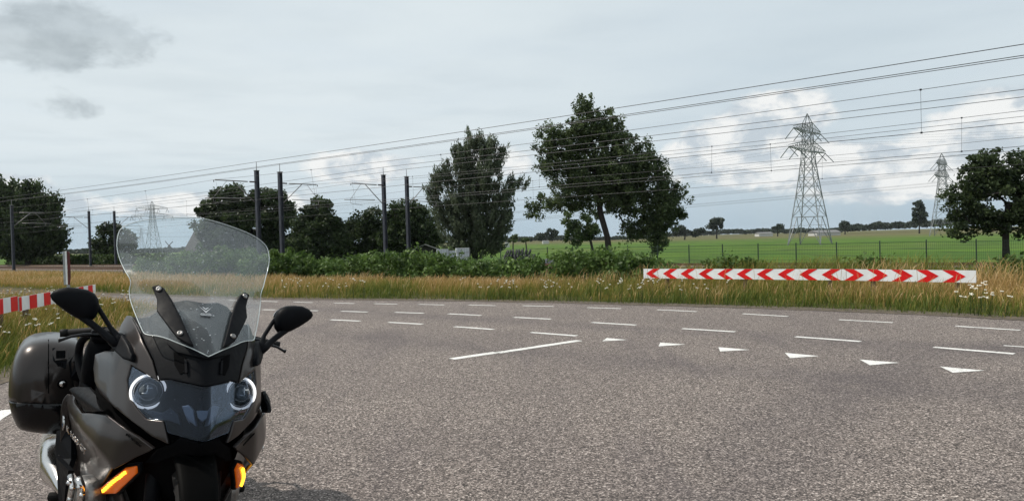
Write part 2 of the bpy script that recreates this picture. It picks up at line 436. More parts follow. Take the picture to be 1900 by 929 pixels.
# ------------------------------------------------------------------ railway bed and rails
bal = mat('track ballast', (.085, .066, .055), .95, var=.5, scale=14, bump=.8)
steel = mat('rail steel', (.16, .10, .07), .5, metal=.6, var=.4, scale=5)
conc = mat('sleeper concrete', (.30, .27, .24), .9, var=.25, scale=5)
TR = [-3.0, 4.8, 8.2, 14.8]
for k, s0 in enumerate(TR):
    m = MB()
    for t0 in range(-120, 90, 10):
        a = [st(s0 - 2.0, t0, -.93), st(s0 - 1.45, t0, -.72), st(s0 + 1.45, t0, -.72), st(s0 + 2.0, t0, -.93)]
        b_ = [st(s0 - 2.0, t0 + 10, -.93), st(s0 - 1.45, t0 + 10, -.72), st(s0 + 1.45, t0 + 10, -.72), st(s0 + 2.0, t0 + 10, -.93)]
        m.pts(a + b_, [(0, 1, 5, 4), (1, 2, 6, 5), (2, 3, 7, 6)])
    o = m.build('track_ballast', bal, weld=True); o.location.z += k * .004; tag(o, kind='structure')
    for sg_, sd_ in ((-.75, 'road side'), (.75, 'hedge side')):
        m = MB()
        m.prism([st(s0 + sg_ + a, -120, b_) for a, b_ in ((-.06, -.66), (.06, -.66), (.02, -.63), (.035, -.54), (-.035, -.54), (-.02, -.63))], TD * 210)
        tag(m.build('rail', steel), ['rusty steel rail of the nearest track, laid on brown ballast on the ' + sd_, 'rusty steel rail of the second track, its ' + sd_ + ' one', 'rusty steel rail of the third track, its ' + sd_ + ' one', 'rusty steel rail of the farthest track, its ' + sd_ + ' one'][k] , 'rail', 'steel rails of the railway')
slm = MB(); slm.box((0, 0, -.705), (2.5, .26, .09))
rz = math.atan2(ND.y, ND.x)
m = MB()
for s0 in TR:
    for k in range(-130, 70):
        p = st(s0, k * .62 * 1.0, -.70)
        m.box(p, (2.5, .26, .1), Matrix.Rotation(rz, 3, 'Z'))
tag(m.build('railway_sleepers', conc), 'rows of grey concrete sleepers lying in the ballast under the rails', 'sleepers', kind='stuff')

# ------------------------------------------------------------------ grass
def inside(poly, x, y):
    r = np.zeros(x.shape, bool); n = len(poly); j = n - 1
    for i in range(n):
        xi, yi = poly[i]; xj, yj = poly[j]
        with np.errstate(divide='ignore', invalid='ignore'):
            c = ((yi > y) != (yj > y)) & (x < (xj - xi) * (y - yi) / (yj - yi + 1e-12) + xi)
        r ^= c; j = i
    return r
def dist_poly(path, x, y):
    d = np.full(x.shape, 1e9)
    for (ax, ay), (bx, by) in zip(path[:-1], path[1:]):
        L2 = (bx - ax) ** 2 + (by - ay) ** 2
        k = np.clip(((x - ax) * (bx - ax) + (y - ay) * (by - ay)) / L2, 0, 1)
        d = np.minimum(d, np.hypot(x - ax - k * (bx - ax), y - ay - k * (by - ay)))
    return d
def vnoise(x, y, sc, seed):
    g = np.random.default_rng(seed).random((256, 256)); x = x / sc + 100; y = y / sc + 100
    xi = np.floor(x).astype(int); yi = np.floor(y).astype(int); fx = x - xi; fy = y - yi
    fx = fx * fx * (3 - 2 * fx); fy = fy * fy * (3 - 2 * fy)
    q = lambda i, j: g[i % 256, j % 256]
    return (q(xi, yi) * (1 - fx) + q(xi + 1, yi) * fx) * (1 - fy) + (q(xi, yi + 1) * (1 - fx) + q(xi + 1, yi + 1) * fx) * fy

def blades(x, y, z, h, w, tone0, tone1, lean=.42, heads=None):
    """tapered bent blades; returns V, quads, tris, tone"""
    n = len(x); a = rng.random(n) * 2 * np.pi
    dx, dy = np.cos(a), np.sin(a)
    ld = rng.random(n) * 2 * np.pi; lx = np.cos(ld) * lean * h * rng.random(n) * 1.6 + .10 * h; ly = np.sin(ld) * lean * h * rng.random(n) * 1.6
    V = np.zeros((n, 7, 3))
    def lvl(k, f, bend, ww):
        cx = x + lx * bend; cy = y + ly * bend; cz = z + h * f
        V[:, k, 0] = cx - dx * ww; V[:, k, 1] = cy - dy * ww; V[:, k, 2] = cz
        V[:, k + 1, 0] = cx + dx * ww; V[:, k + 1, 1] = cy + dy * ww; V[:, k + 1, 2] = cz
    lvl(0, 0, 0, w * .8); lvl(2, .45, .25, w * .7); hw = w * .45 if heads is None else w * heads
    lvl(4, .82, .68, hw)
    V[:, 6, 0] = x + lx * 1.05; V[:, 6, 1] = y + ly * 1.05; V[:, 6, 2] = z + h * (.98 - .1 * rng.random(n))
    b0 = np.arange(n)[:, None] * 7
    Q = np.concatenate([b0 + np.array([0, 1, 3, 2]), b0 + np.array([2, 3, 5, 4])]); Tt = b0 + np.array([4, 5, 6])
    tn = np.stack([tone0, tone0, tone0 * .5 + tone1 * .5, tone0 * .5 + tone1 * .5, tone1, tone1, tone1], 1)
    return V.reshape(-1, 3), Q, Tt, tn.ravel()
gmat = bpy.data.materials.new('long verge grass'); gmat.use_nodes = True; t = NT(gmat.node_tree)
p = t.n['Principled BSDF']; o = t.n['Material Output']
tone = t.add('ShaderNodeAttribute', attribute_name='tone').outputs['Fac']
cr = t.add('ShaderNodeValToRGB', {0: tone}); e = cr.color_ramp.elements
e[0].position = 0.0; e[0].color = rgb(.040, .062, .012)
e[1].position = 1.0; e[1].color = rgb(.68, .50, .29)
for pos, cc in ((.25, (.10, .14, .022)), (.5, (.25, .22, .045)), (.72, (.40, .25, .09)), (.88, (.52, .34, .15))):
    q = e.new(pos); q.color = rgb(*cc)
t.put(p.inputs['Base Color'], cr.outputs[0]); p.inputs['Roughness'].default_value = .6; p.inputs['Specular IOR Level'].default_value = .25
tr = t.add('ShaderNodeBsdfTranslucent', {'Color': cr.outputs[0]})
t.put(o.inputs[0], t.add('ShaderNodeMixShader', {0: .3, 1: p.outputs[0], 2: tr.outputs[0]}))
MATS['grass'] = gmat

def t_of_np(x, y): return (x - O0.x) * TD.x + (y - O0.y) * TD.y
def scatter(n, xr, yr):
    return rng.uniform(*xr, n), rng.uniform(*yr, n)
def grass_patch(name, label, x, y, dry, hgt, wid):
    """dry 0..1 per blade; thin, many"""
    z = hz(s_of_np(x, y)).astype(float)
    n = len(x)
    t0 = np.clip(.10 + .25 * dry + rng.normal(0, .07, n), 0, 1)
    t1 = np.clip(.30 + .62 * dry + rng.normal(0, .10, n), 0, 1)
    V, Q, Tt, tn = blades(x, y, z - .02, hgt, wid, t0, t1)
    return tag(npmesh(name, V, [Q, Tt], gmat, tone=tn), label, 'grass', kind='stuff')
def s_of_np(x, y): return (x - O0.x) * ND.x + (y - O0.y) * ND.y

# verge beyond the road (in front of the tracks)
def verge_points(n, smin=-20.5, smax=-7.0, tmin=-75, tmax=62):
    s = rng.uniform(smin, smax, n); tt = rng.uniform(tmin, tmax, n)
    x = O0.x + ND.x * s + TD.x * tt; y = O0.y + ND.y * s + TD.y * tt
    return x, y, s, tt
def near_weight(x, y, k=16.0):
    d = np.hypot(x, y); v = np.abs(np.arctan2(x, y)) < R(40)
    return np.clip((k / d) ** 1.3, 0, 1) * np.where(v & (y > 0), 1.0, .12)
rp = [(a, b_) for a, b_ in road_poly]
x, y, s, tt = verge_points(620000)
k = (rng.random(len(x)) < near_weight(x, y)) & ~inside(rp, x, y)
x, y = x[k], y[k]; de = dist_poly(far_edge, x, y)
cl = vnoise(x, y, .55, 3); k = (rng.random(len(x)) < (.25 + .95 * cl)) & (de > .12)
x, y, de = x[k], y[k], de[k]
n = len(x)
dryn = vnoise(x, y, 3.2, 5) * .6 + vnoise(x, y, 1.1, 9) * .4
dry = np.clip(.10 + (dryn - .5) * 1.9 + np.clip(de / 2.6, 0, 1) * .50 + np.clip((de - 1.6) / 1.5, 0, 1) * .22 + rng.normal(0, .10, n), 0, 1)
brd = (t_of_np(x, y) > 39) & (t_of_np(x, y) < 53.5) & (s_of_np(x, y) < -14.9)
tf = np.interp(t_of_np(x, y), [36.5, 41], [.70, 1.0]); h = tf * np.where(brd, .72, 1.0) * (.17 + .47 * np.clip((de - .1) / 2.2, 0, 1)) * rng.uniform(.55, 1.15, n) * (.75 + .5 * vnoise(x, y, .9, 11))
d_ = np.hypot(x, y)
wid = np.clip(.0028 + d_ * .00022, .004, .014)
grass_patch('verge_grass', 'long dry golden grass with a green foot along the far side of the road', x, y, dry, h, wid)
# tall dry stalks with seed heads
x, y, s, tt = verge_points(230000)
k = (rng.random(len(x)) < near_weight(x, y, 17)) & ~inside(rp, x, y)
x, y = x[k], y[k]; de = dist_poly(far_edge, x, y)
cl = vnoise(x, y, .8, 21); k = (rng.random(len(x)) < np.clip((cl - .30) * 1.5, 0, 1)) & (de > .5)
x, y, de = x[k], y[k], de[k]; n = len(x)
brd = (t_of_np(x, y) > 39) & (t_of_np(x, y) < 53.5) & (s_of_np(x, y) < -14.9)
tf = np.interp(t_of_np(x, y), [36.5, 41], [.58, 1.0]); h = tf * rng.uniform(.58, .98, n) * np.where(brd & (rng.random(n) < .93), .50, 1.0) * (.76 + .45 * vnoise(x, y, 1.3, 31)) * np.clip(.55 + de * .25, 0, 1)
z = hz(s_of_np(x, y)).astype(float); d_ = np.hypot(x, y)
V, Q, Tt, tn = blades(x, y, z - .02, h, np.clip(.0012 + d_ * .00013, .002, .007), np.full(n, .55) + rng.normal(0, .1, n), np.clip(.86 + rng.normal(0, .1, n), 0, 1), .34, heads=1.3)
tag(npmesh('seeding_grass', V, [Q, Tt], gmat, tone=tn), 'tall straw coloured seeding grass stalks standing above the far verge', 'grass', kind='stuff')

# wedge of grass on the left, beside the bike
wedge_poly = wedge_edge + [(-100, 90), (-100, -60), (-4.0, -60), (-4.0, -4)]
x, y = scatter(1250000, (-30, -4.1), (-2, 40))
d_ = np.hypot(x, y)
k = inside(wedge_poly, x, y) & (rng.random(len(x)) < np.clip((9.0 / d_) ** 1.6, 0, 1) * np.where((y > 3.5) & (x / np.maximum(y, .1) > -1.1), 1, .06))
x, y = x[k], y[k]; de = dist_poly(wedge_edge, x, y)
cl = vnoise(x, y, .5, 43); k = (rng.random(len(x)) < (.3 + .9 * cl)) & (de > .08)
x, y, de = x[k], y[k], de[k]; n = len(x); d_ = np.hypot(x, y)
dry = np.clip(.12 + (vnoise(x, y, 1.6, 45) - .5) * .6 + np.clip((d_ - 11) / 10, 0, 1) * .38 + rng.normal(0, .12, n), 0, 1)
h = (.14 + .34 * np.clip(de / 1.2, 0, 1)) * rng.uniform(.5, 1.15, n) * (.75 + .5 * vnoise(x, y, .8, 47))
grass_patch('wedge_grass', 'rough yellow green grass growing around the striped barrier boards', x, y, dry, h, np.clip(.002 + d_ * .0003, .003, .008))
x, y = scatter(90000, (-26, -4.6), (2, 34)); d_ = np.hypot(x, y)
k = inside(wedge_poly, x, y) & (rng.random(len(x)) < np.clip((12 / d_) ** 1.4, 0, 1) * np.clip((vnoise(x, y, 1.0, 51) - .35) * 2, 0, 1))
x, y = x[k], y[k]; n = len(x); de = dist_poly(wedge_edge, x, y); d_ = np.hypot(x, y)
h = rng.uniform(.35, .66, n) * np.clip(.45 + de * .4, 0, 1)
V, Q, Tt, tn = blades(x, y, np.full(n, -.04), h, np.clip(.0012 + d_ * .00016, .002, .005), np.clip(.4 + rng.normal(0, .1, n), 0, 1), np.clip(.78 + rng.normal(0, .12, n), 0, 1), .36, heads=1.4)
tag(npmesh('wedge_seed_grass', V, [Q, Tt], gmat, tone=tn), 'scattered straw stalks above the grass by the striped barrier boards', 'grass', kind='stuff')
x, y, s, tt = verge_points(26000, -12.0, -9.0, 39.5, 62)
n = len(x)
grass_patch('bank_weeds', 'tall green weeds on the railway bank right behind the chevron boards', x, y, np.clip(.10 + rng.normal(0, .12, n), 0, 1), rng.uniform(.75, 1.38, n) * (.75 + .4 * vnoise(x, y, 1.4, 77)), rng.uniform(.006, .013, n))
x, y, s, tt = verge_points(42000, -8.6, -4.6, -80, 14)
n = len(x)
grass_patch('trackside_weeds', 'mixed green and dry weeds along the near side of the railway at the left', x, y, np.clip(.45 + (vnoise(x, y, 2.5, 88) - .5) * .9 + rng.normal(0, .1, n), 0, 1), rng.uniform(.3, .75, n) * (.6 + .7 * vnoise(x, y, 1.6, 89)), rng.uniform(.010, .018, n))
# meadow sward near the fence and the far strip by the tracks
x, y, s, tt = verge_points(60000, 17.8, 40, -30, 62)
n = len(x); d_ = np.hypot(x, y)
grass_patch('meadow_grass', 'short green meadow grass beyond the mesh fence', x, y, np.clip(.12 + rng.normal(0, .1, n) + (vnoise(x, y, 5, 61) - .5) * .3, 0, 1), rng.uniform(.06, .22, n), np.full(n, .015))
x, y, s, tt = verge_points(60000, -7, 17.5, -95, 40)
keep = np.ones(len(x), bool)
for s0 in TR: keep &= np.abs(s - s0) > 2.1
x, y = x[keep], y[keep]; n = len(x)
grass_patch('trackside_grass', 'dry grass tufts between the railway tracks', x, y, np.clip(.6 + rng.normal(0, .15, n), 0, 1), rng.uniform(.12, .4, n), np.full(n, .014))

# ------------------------------------------------------------------ foliage
def leaves(C, n_per, rad, size, tone, seed, flatz=.8, elong=1.6, gravity=0.0, base=None, stretch=1.0):
    """C (m,3) cluster centres; n_per leaves each in gaussian clumps"""
    g = np.random.default_rng(seed); m = len(C)
    idx = np.repeat(np.arange(m), n_per); N = len(idx)
    rr = (np.broadcast_to(np.asarray(rad, float), (m,)) * g.uniform(.55, 1.35, m))[idx]
    off = g.normal(0, 1, (N, 3)); off /= np.linalg.norm(off, axis=1, keepdims=True); off *= (g.random((N, 1)) ** .55)
    off *= rr[:, None]; off[:, 2] *= flatz
    if base is not None and stretch > 1:
        dr = C - np.asarray(base)[None, :]; dr[:, 2] = np.maximum(dr[:, 2], .3) + .35 * np.linalg.norm(dr, axis=1); dr /= np.linalg.norm(dr, axis=1, keepdims=True); dr = dr[idx]
        al = (off * dr).sum(1, keepdims=True); off = (off - al * dr) * (1 / stretch ** .5) + dr * al * stretch
    P_ = C[idx] + off; P_[:, 2] -= gravity * np.abs(g.normal(0, 1, N)) * rr
    u = g.normal(0, 1, (N, 3))
    if base is not None and stretch > 1.5: u = u * .5 + dr
    u /= np.linalg.norm(u, axis=1, keepdims=True)
    v = g.normal(0, 1, (N, 3)); v -= (v * u).sum(1, keepdims=True) * u; v /= np.linalg.norm(v, axis=1, keepdims=True)
    sz = size * g.uniform(.6, 1.35, (N, 1)); u *= sz * elong * .5; v *= sz * .5
    V = np.stack([P_ - u, P_ + v * .9 - u * .1, P_ + u, P_ - v * .9 - u * .1], 1).reshape(-1, 3)
    F = np.arange(N * 4).reshape(-1, 4)
    ct = g.normal(0, .16, m)[idx] + g.normal(0, .14, N) + tone
    return V, F, np.repeat(np.clip(ct, 0, 1), 4)

def branches(root, pts, r_tip=.012, seed=0, expo=2.3, trunk_r=None, wob=.10, nseg=3):
    """grow a limb net from polyline root to the crown points; returns MB of tapered tubes"""
    g = np.random.default_rng(seed)
    nodes = [Vector(p) for p in root]; par = [-1] + list(range(len(root) - 1))
    ntrunk = len(nodes)
    top = nodes[-1]; mid_ = nodes[len(nodes) // 2]
    order = sorted(range(len(pts)), key=lambda i: (Vector(pts[i]) - nodes[max(1, len(root) * 2 // 3)]).length)
    arr = [tuple(n) for n in nodes]
    for i in order:
        p = Vector(pts[i]); A = np.array(arr)
        d = np.linalg.norm(A - np.array(p), axis=1)
        pen = np.where(A[:, 2] > p.z + .1, 1.8, 1.0); pen[0] = 50
        if ntrunk > 2: pen[1] = 1.6
        j = int(np.argmin(d * pen)); q = nodes[j]; last = j
        L = (p - q).length
        k = max(1, min(5, int(L / .7)))
        for a in range(1, k + 1):
            f = a / k
            w_ = q.lerp(p, f) + Vector(g.normal(0, wob * L * .35 * (1 if a < k else 0), 3)) + Vector((0, 0, -.10 * L * math.sin(f * math.pi)))
            nodes.append(w_); par.append(last); arr.append(tuple(w_)); last = len(nodes) - 1
    n = len(nodes); acc = [0.0] * n; 
    kids = [[] for _ in range(n)]
    for i in range(1, n): kids[par[i]].append(i)
    rad = [0.0] * n
    for i in range(n - 1, -1, -1):
        if not kids[i]: rad[i] = r_tip
        else: rad[i] = sum(rad[k] ** expo for k in kids[i]) ** (1 / expo)
    if trunk_r:
        sc = trunk_r / rad[1 if n > 1 else 0]
        rad = [max(r_tip, r * sc) for r in rad]
    m = MB(); done = [False] * n
    for i in range(1, n):
        if done[i]: continue
        chain = [par[i], i]; done[i] = True; cur = i
        while kids[cur]:
            nx = max(kids[cur], key=lambda q: rad[q])
            if done[nx]: break
            chain.append(nx); done[nx] = True; cur = nx
        rr = [rad[q] for q in chain]
        if chain[0] != 0: rr[0] = min(rr[0], rr[1] * 1.15)
        if chain[0] == 0: rr[0] = rr[1] * 1.35
        m.tube([nodes[q] for q in chain], rr, 6 if rr[0] > .05 else 4, caps=False)
    return m
bark = mat('rough dark bark', (.026, .022, .018), .9, var=.4, scale=6, bump=.6)
bark2 = mat('grey bark', (.10, .09, .075), .9, var=.4, scale=6, bump=.6)
LM = {'dark': leafmat('dark tree leaves', (.018, .032, .014), (.095, .135, .048), .36),
      'mid': leafmat('alder leaves', (.024, .044, .018), (.150, .200, .080), .42),
      'willow': leafmat('willow leaves', (.050, .070, .042), (.19, .225, .14), .40),
      'far': leafmat('distant foliage', (.018, .030, .016), (.045, .065, .032), .15),
      'bramble': leafmat('bramble leaves', (.026, .055, .012), (.15, .24, .055), .30),
      'hedge': leafmat('hedge leaves', (.018, .035, .010), (.085, .13, .030), .25)}
TREES = []
def crown_points(blobs, d, dens, seed, shell=.45, depth=.8, zfloor=None):
    """blobs are ellipses (px, py, rx, ry) as they show at distance d -> cluster centres in 3-D"""
    g = np.random.default_rng(seed); out_ = []
    sc = d / FPX
    for (bx, by, rx, ry) in blobs:
        c = at(bx, by, d); a, b_ = rx * sc, ry * sc; dp = depth * (a + b_) / 2
        n_ = max(4, int(dens * a * b_ * dp ** .5 * 8.5))
        v = g.normal(0, 1, (n_, 3)); v /= np.linalg.norm(v, axis=1, keepdims=True)
        v *= (shell + (1 - shell) * g.random((n_, 1)) ** .6) * np.where(g.random((n_, 1)) < .16, g.uniform(1.0, 1.22, (n_, 1)), 1.0)
        P_ = np.array(c) + v * np.array([a, dp, b_])
        out_.append(P_)
    P_ = np.concatenate(out_)
    return P_
def tree(name, label, px, d, blobs, dens=1.0, n_per=60, crad=.7, leaf=.16, mt='dark', seed=1, trunk_r=.25, fork=None, base_py=None, group=None, cat='tree', elong=1.6, shell=.45, brk=bark, r_tip=.015, tonemid=.4, depth=.8, grav=0.0, stretch=1.0):
    b0 = at(px, 440, d); zb = gz(b0.x, b0.y) - .05
    root = empty(name, (b0.x, b0.y, zb)); tag(root, label, cat, group)
    C = crown_points(blobs, d, dens, seed, shell, depth)
    C[:, 2] = np.maximum(C[:, 2], zb + .3)
    rx_ = Vector((b0.x, b0.y, zb))
    if fork is None:
        ctr = C.mean(0); topz = ctr[2]
        fork = [rx_, rx_.lerp(Vector((b0.x + (ctr[0] - b0.x) * .3, b0.y, zb + (topz - zb) * .45)), 1), Vector((b0.x + (ctr[0] - b0.x) * .6, ctr[1], topz))]
    else:
        fork = [rx_] + [at(fx, fy, d) for fx, fy in fork]
    m = branches(fork, C, r_tip, seed, trunk_r=trunk_r)
    o = m.build('trunk', brk, root, smooth=True); o.location = -root.location
    V, F, tn = leaves(C, n_per, crad, leaf, tonemid, seed + 5, elong=elong, gravity=grav, base=(b0.x, b0.y, zb + .3), stretch=stretch)
    V[:, 2] = np.maximum(V[:, 2], zb + .05)
    o = npmesh('crown', V - np.array(root.location), [F], LM[mt], root, tone=tn)
    TREES.append(root)
    return root

G1 = 'trees around the farm'
# large alder in the middle
tree('alder_tree', 'tallest tree, spiky open crown on a forked dark trunk in the middle right', 1131, 61,
     [(1084, 205, 22, 34), (1112, 243, 52, 40), (1025, 262, 34, 34), (1022, 305, 30, 26), (1150, 295, 68, 50), (1090, 320, 55, 38), (1205, 325, 42, 36), (1238, 372, 44, 34),
      (1220, 425, 30, 34), (1165, 370, 50, 36), (1030, 375, 44, 18), (990, 393, 18, 16), (1215, 465, 14, 12), (1085, 372, 30, 24), (1262, 400, 18, 14), (1068, 250, 30, 30), (1060, 285, 36, 30), (1180, 425, 30, 26), (1150, 340, 60, 50), (1060, 345, 40, 30), (1225, 395, 40, 40)],
     dens=3.6, n_per=46, crad=.44, leaf=.13, mt='mid', seed=11, trunk_r=.24, fork=[(1127, 440), (1114, 395), (1108, 340), (1100, 290), (1090, 235)], shell=.15, tonemid=.45, stretch=1.35)
# willow
tree('willow_tree', 'tall feathery grey green willow with upswept branches beside the farm shed', 880, 74,
     [(880, 262, 22, 20), (862, 285, 24, 26), (900, 283, 26, 26), (850, 320, 30, 30), (895, 330, 36, 38), (930, 280, 10, 10), (925, 305, 14, 16), (818, 340, 20, 24), (800, 365, 16, 20), (945, 350, 18, 18), (968, 340, 12, 9), (925, 375, 26, 26),
      (870, 375, 44, 40), (825, 390, 24, 26), (850, 420, 38, 36), (900, 420, 42, 40), (870, 452, 50, 22), (935, 415, 16, 30), (920, 450, 22, 22)],
     dens=2.0, n_per=60, crad=.50, leaf=.12, mt='willow', seed=21, trunk_r=.26, elong=3.2, shell=.2, brk=bark, tonemid=.4, depth=.9, stretch=2.1)
# round dark tree on the right
tree('maple_tree', 'broad dark round crowned tree behind the mesh fence at the right edge', 1867, 43.5,
     [(1870, 310, 60, 36), (1820, 335, 45, 38), (1790, 375, 44, 32), (1780, 420, 28, 24), (1850, 370, 70, 50), (1920, 330, 60, 55), (1960, 390, 70, 55), (1900, 410, 55, 30), (1830, 415, 45, 22), (1990, 350, 40, 40), (1815, 300, 22, 16)],
     dens=2.6, n_per=60, crad=.45, leaf=.13, mt='dark', seed=31, trunk_r=.20, fork=[(1866, 455), (1866, 425), (1870, 380), (1880, 330)], shell=.5, tonemid=.38)
# farm trees
tree('oak_tree', 'wide dark tree rising over the farmhouse roof behind the windscreen', 470, 108,
     [(440, 378, 52, 30), (395, 400, 30, 30), (500, 385, 40, 34), (450, 420, 85, 34), (530, 420, 24, 40), (480, 455, 70, 26), (420, 360, 26, 14), (410, 448, 35, 22)],
     dens=.55, n_per=90, crad=1.0, leaf=.30, mt='dark', seed=41, trunk_r=.4, group=G1, tonemid=.3)
tree('lime_tree', 'pointed dark tree with a jagged top between the third and fourth line masts', 592, 100,
     [(596, 388, 18, 26), (590, 420, 36, 30), (572, 400, 18, 22), (612, 425, 26, 34), (590, 455, 60, 28), (632, 452, 22, 26), (560, 440, 24, 34)],
     dens=.75, n_per=90, crad=.8, leaf=.26, mt='dark', seed=42, trunk_r=.35, group=G1, tonemid=.3)
tree('chestnut_tree', 'low rounded dark tree just left of the taller mast pair in the centre', 683, 104,
     [(690, 415, 36, 26), (668, 440, 36, 32), (705, 445, 34, 32), (645, 455, 24, 22), (730, 440, 24, 30)],
     dens=.7, n_per=90, crad=.9, leaf=.26, mt='dark', seed=43, trunk_r=.35, group=G1, tonemid=.3)
tree('beech_tree', 'dark domed tree beside the dark farm shed left of the willow', 765, 98,
     [(758, 402, 38, 26), (775, 420, 42, 30), (740, 440, 36, 32), (792, 445, 30, 26), (735, 400, 20, 20)],
     dens=.7, n_per=90, crad=.9, leaf=.26, mt='dark', seed=44, trunk_r=.4, group=G1, tonemid=.3)
tree('poplar_tree', 'large ragged tree with bare twigs at the far left behind the hedge', 50, 128,
     [(18, 385, 46, 34), (55, 385, 34, 34), (88, 400, 20, 34), (60, 425, 50, 34), (10, 435, 45, 28), (95, 445, 26, 24), (35, 362, 18, 14), (30, 455, 70, 22), (70, 455, 50, 20), (72, 358, 8, 14), (50, 352, 10, 12), (100, 385, 12, 26), (108, 425, 14, 26), (10, 350, 18, 12)],
     dens=.45, n_per=90, crad=1.1, leaf=.34, mt='dark', seed=45, trunk_r=.4, shell=.3, tonemid=.35, stretch=1.9)
tree('plum_tree', 'small dark rounded tree behind the hedge just left of the windscreen', 212, 132,
     [(208, 428, 22, 15), (225, 445, 26, 20), (195, 448, 22, 18), (212, 462, 38, 12)],
     dens=.5, n_per=90, crad=.9, leaf=.32, mt='dark', seed=46, trunk_r=.3, tonemid=.35)
tree('elder_tree', 'slender grey green tree growing behind the forked trunk of the tallest tree', 1108, 95,
     [(1062, 405, 18, 26), (1068, 435, 24, 24), (1100, 412, 20, 22), (1088, 430, 20, 16)],
     dens=.8, n_per=80, crad=.6, leaf=.22, mt='mid', seed=47, trunk_r=.16, tonemid=.5)
tree('bushy_tree', 'small bright green round bush tree in the field right of the willow', 951, 250, [(951, 442, 8, 9)], dens=.3, n_per=60, crad=1.0, leaf=.6, mt='mid', seed=48, trunk_r=.2, tonemid=.6)
tree('bushy_tree', 'second small green bush tree in the field, above the tyre stack', 977, 245, [(977, 445, 7, 8)], dens=.3, n_per=60, crad=1.0, leaf=.6, mt='mid', seed=49, trunk_r=.2, tonemid=.5)
# distant single trees
FT = [('distant_tree', 'lone round tree on the horizon right of the tallest tree', 1330, 620, [(1330, 415, 14, 9), (1322, 420, 8, 6)]),
      ('distant_poplar', 'tall narrow twin poplar on the horizon left of the round crowned tree', 1706, 560, [(1704, 384, 6, 13), (1703, 402, 8, 12), (1712, 396, 5, 14)]),
      ('distant_tree', 'low dark horizon tree directly left of the nearer pylon', 1443, 700, [(1443, 421, 10, 5)]),
      ('distant_tree', 'rounded horizon tree right of the nearer pylon base', 1568, 700, [(1568, 417, 9, 7)]),
      ('distant_tree', 'broad horizon tree left of the pale far farm building', 1012, 640, [(1005, 438, 12, 5), (1024, 434, 10, 8)]),
      ('distant_tree', 'horizon tree between the tallest tree and its slender neighbour', 1270, 600, [(1265, 428, 18, 8), (1295, 431, 14, 6)])]
for i, (n_, lb, px, d, bl) in enumerate(FT):
    tree(n_, lb, px, d, bl, dens=.06, n_per=80, crad=2.2, leaf=1.1, mt='far', seed=60 + i, trunk_r=.5, r_tip=.08, cat='tree')
# far woods as masses
def wood(label, pts, d, seed, hpx, leaf=1.5):
    g = np.random.default_rng(seed); C = []
    for (x0, y0), (x1, y1) in zip(pts[:-1], pts[1:]):
        L = (x1 - x0)
        for k in range(int(L * 3.5)):
            f = g.random(); px = x0 + L * f; top = y0 + (y1 - y0) * f
            hh = hpx * g.random() * (.75 + .25 * math.sin(px * .13) * math.sin(px * .041 + 1))
            C.append(tuple(at(px, top + hpx - hh, d * g.uniform(.95, 1.1))))
    V, F, tn = leaves(np.array(C), 46, d * 3.2 / FPX, leaf, .4, seed, flatz=.75)
    V[:, 2] = np.maximum(V[:, 2], -2.7)
    o = npmesh('far_wood', V, [F], LM['far'], tone=tn); tag(o, label, 'wood', kind='stuff')
wood('dark band of distant woodland along the horizon from the pylon to the right edge', [(1560, 416), (1650, 411), (1720, 407), (1800, 402), (1920, 398)], 900, 71, 12)
wood('thin distant tree belt on the horizon left of the pylon', [(1225, 432), (1350, 426), (1560, 423)], 1300, 72, 6, 2.0)
wood('distant tree belt on the horizon beside the willow', [(925, 441), (1060, 437), (1120, 440), (1230, 436)], 1000, 73, 6)
wood('distant belt of trees beyond the hedge on the left horizon', [(120, 463), (200, 462), (300, 461), (380, 456)], 900, 74, 6)

# hedge behind the tracks on the left
def leafy_band(name, label, path, width, height, dens, n_per, crad, leaf, mt, seed, cat, top_noise=.2, kind=None, tonemid=.45):
    g = np.random.default_rng(seed); C = []
    for a, b_ in zip(path[:-1], path[1:]):
        a, b_ = Vector(a), Vector(b_); L = (b_ - a).length; dd = (b_ - a) / L; nn = Vector((-dd.y, dd.x, 0))
        for k in range(int(L * dens)):
            p = a + dd * g.uniform(0, L) + nn * g.uniform(-width / 2, width / 2)
            hh = height * (1 - top_noise * (1 - vnoise(np.array([p.x]), np.array([p.y]), 1.8, seed)[0]) * 1.6)
            C.append((p.x, p.y, gz(p.x, p.y) + g.random() ** .6 * hh))
    V, F, tn = leaves(np.array(C), n_per, crad, leaf, tonemid, seed)
    g0 = hz(s_of_np(V[:, 0], V[:, 1]))
    V[:, 2] = np.maximum(V[:, 2], g0 + .02)
    o = npmesh(name, V, [F], LM[mt], tone=tn); return tag(o, label, cat, kind=kind)
leafy_band('clipped_hedge', 'long dark green clipped hedge behind the railway on the left', [st(22, -125), st(22, -90), st(22, -55), st(22, -36)], 1.6, 1.75, 13, 55, .5, .2, 'hedge', 81, 'hedge', .08)
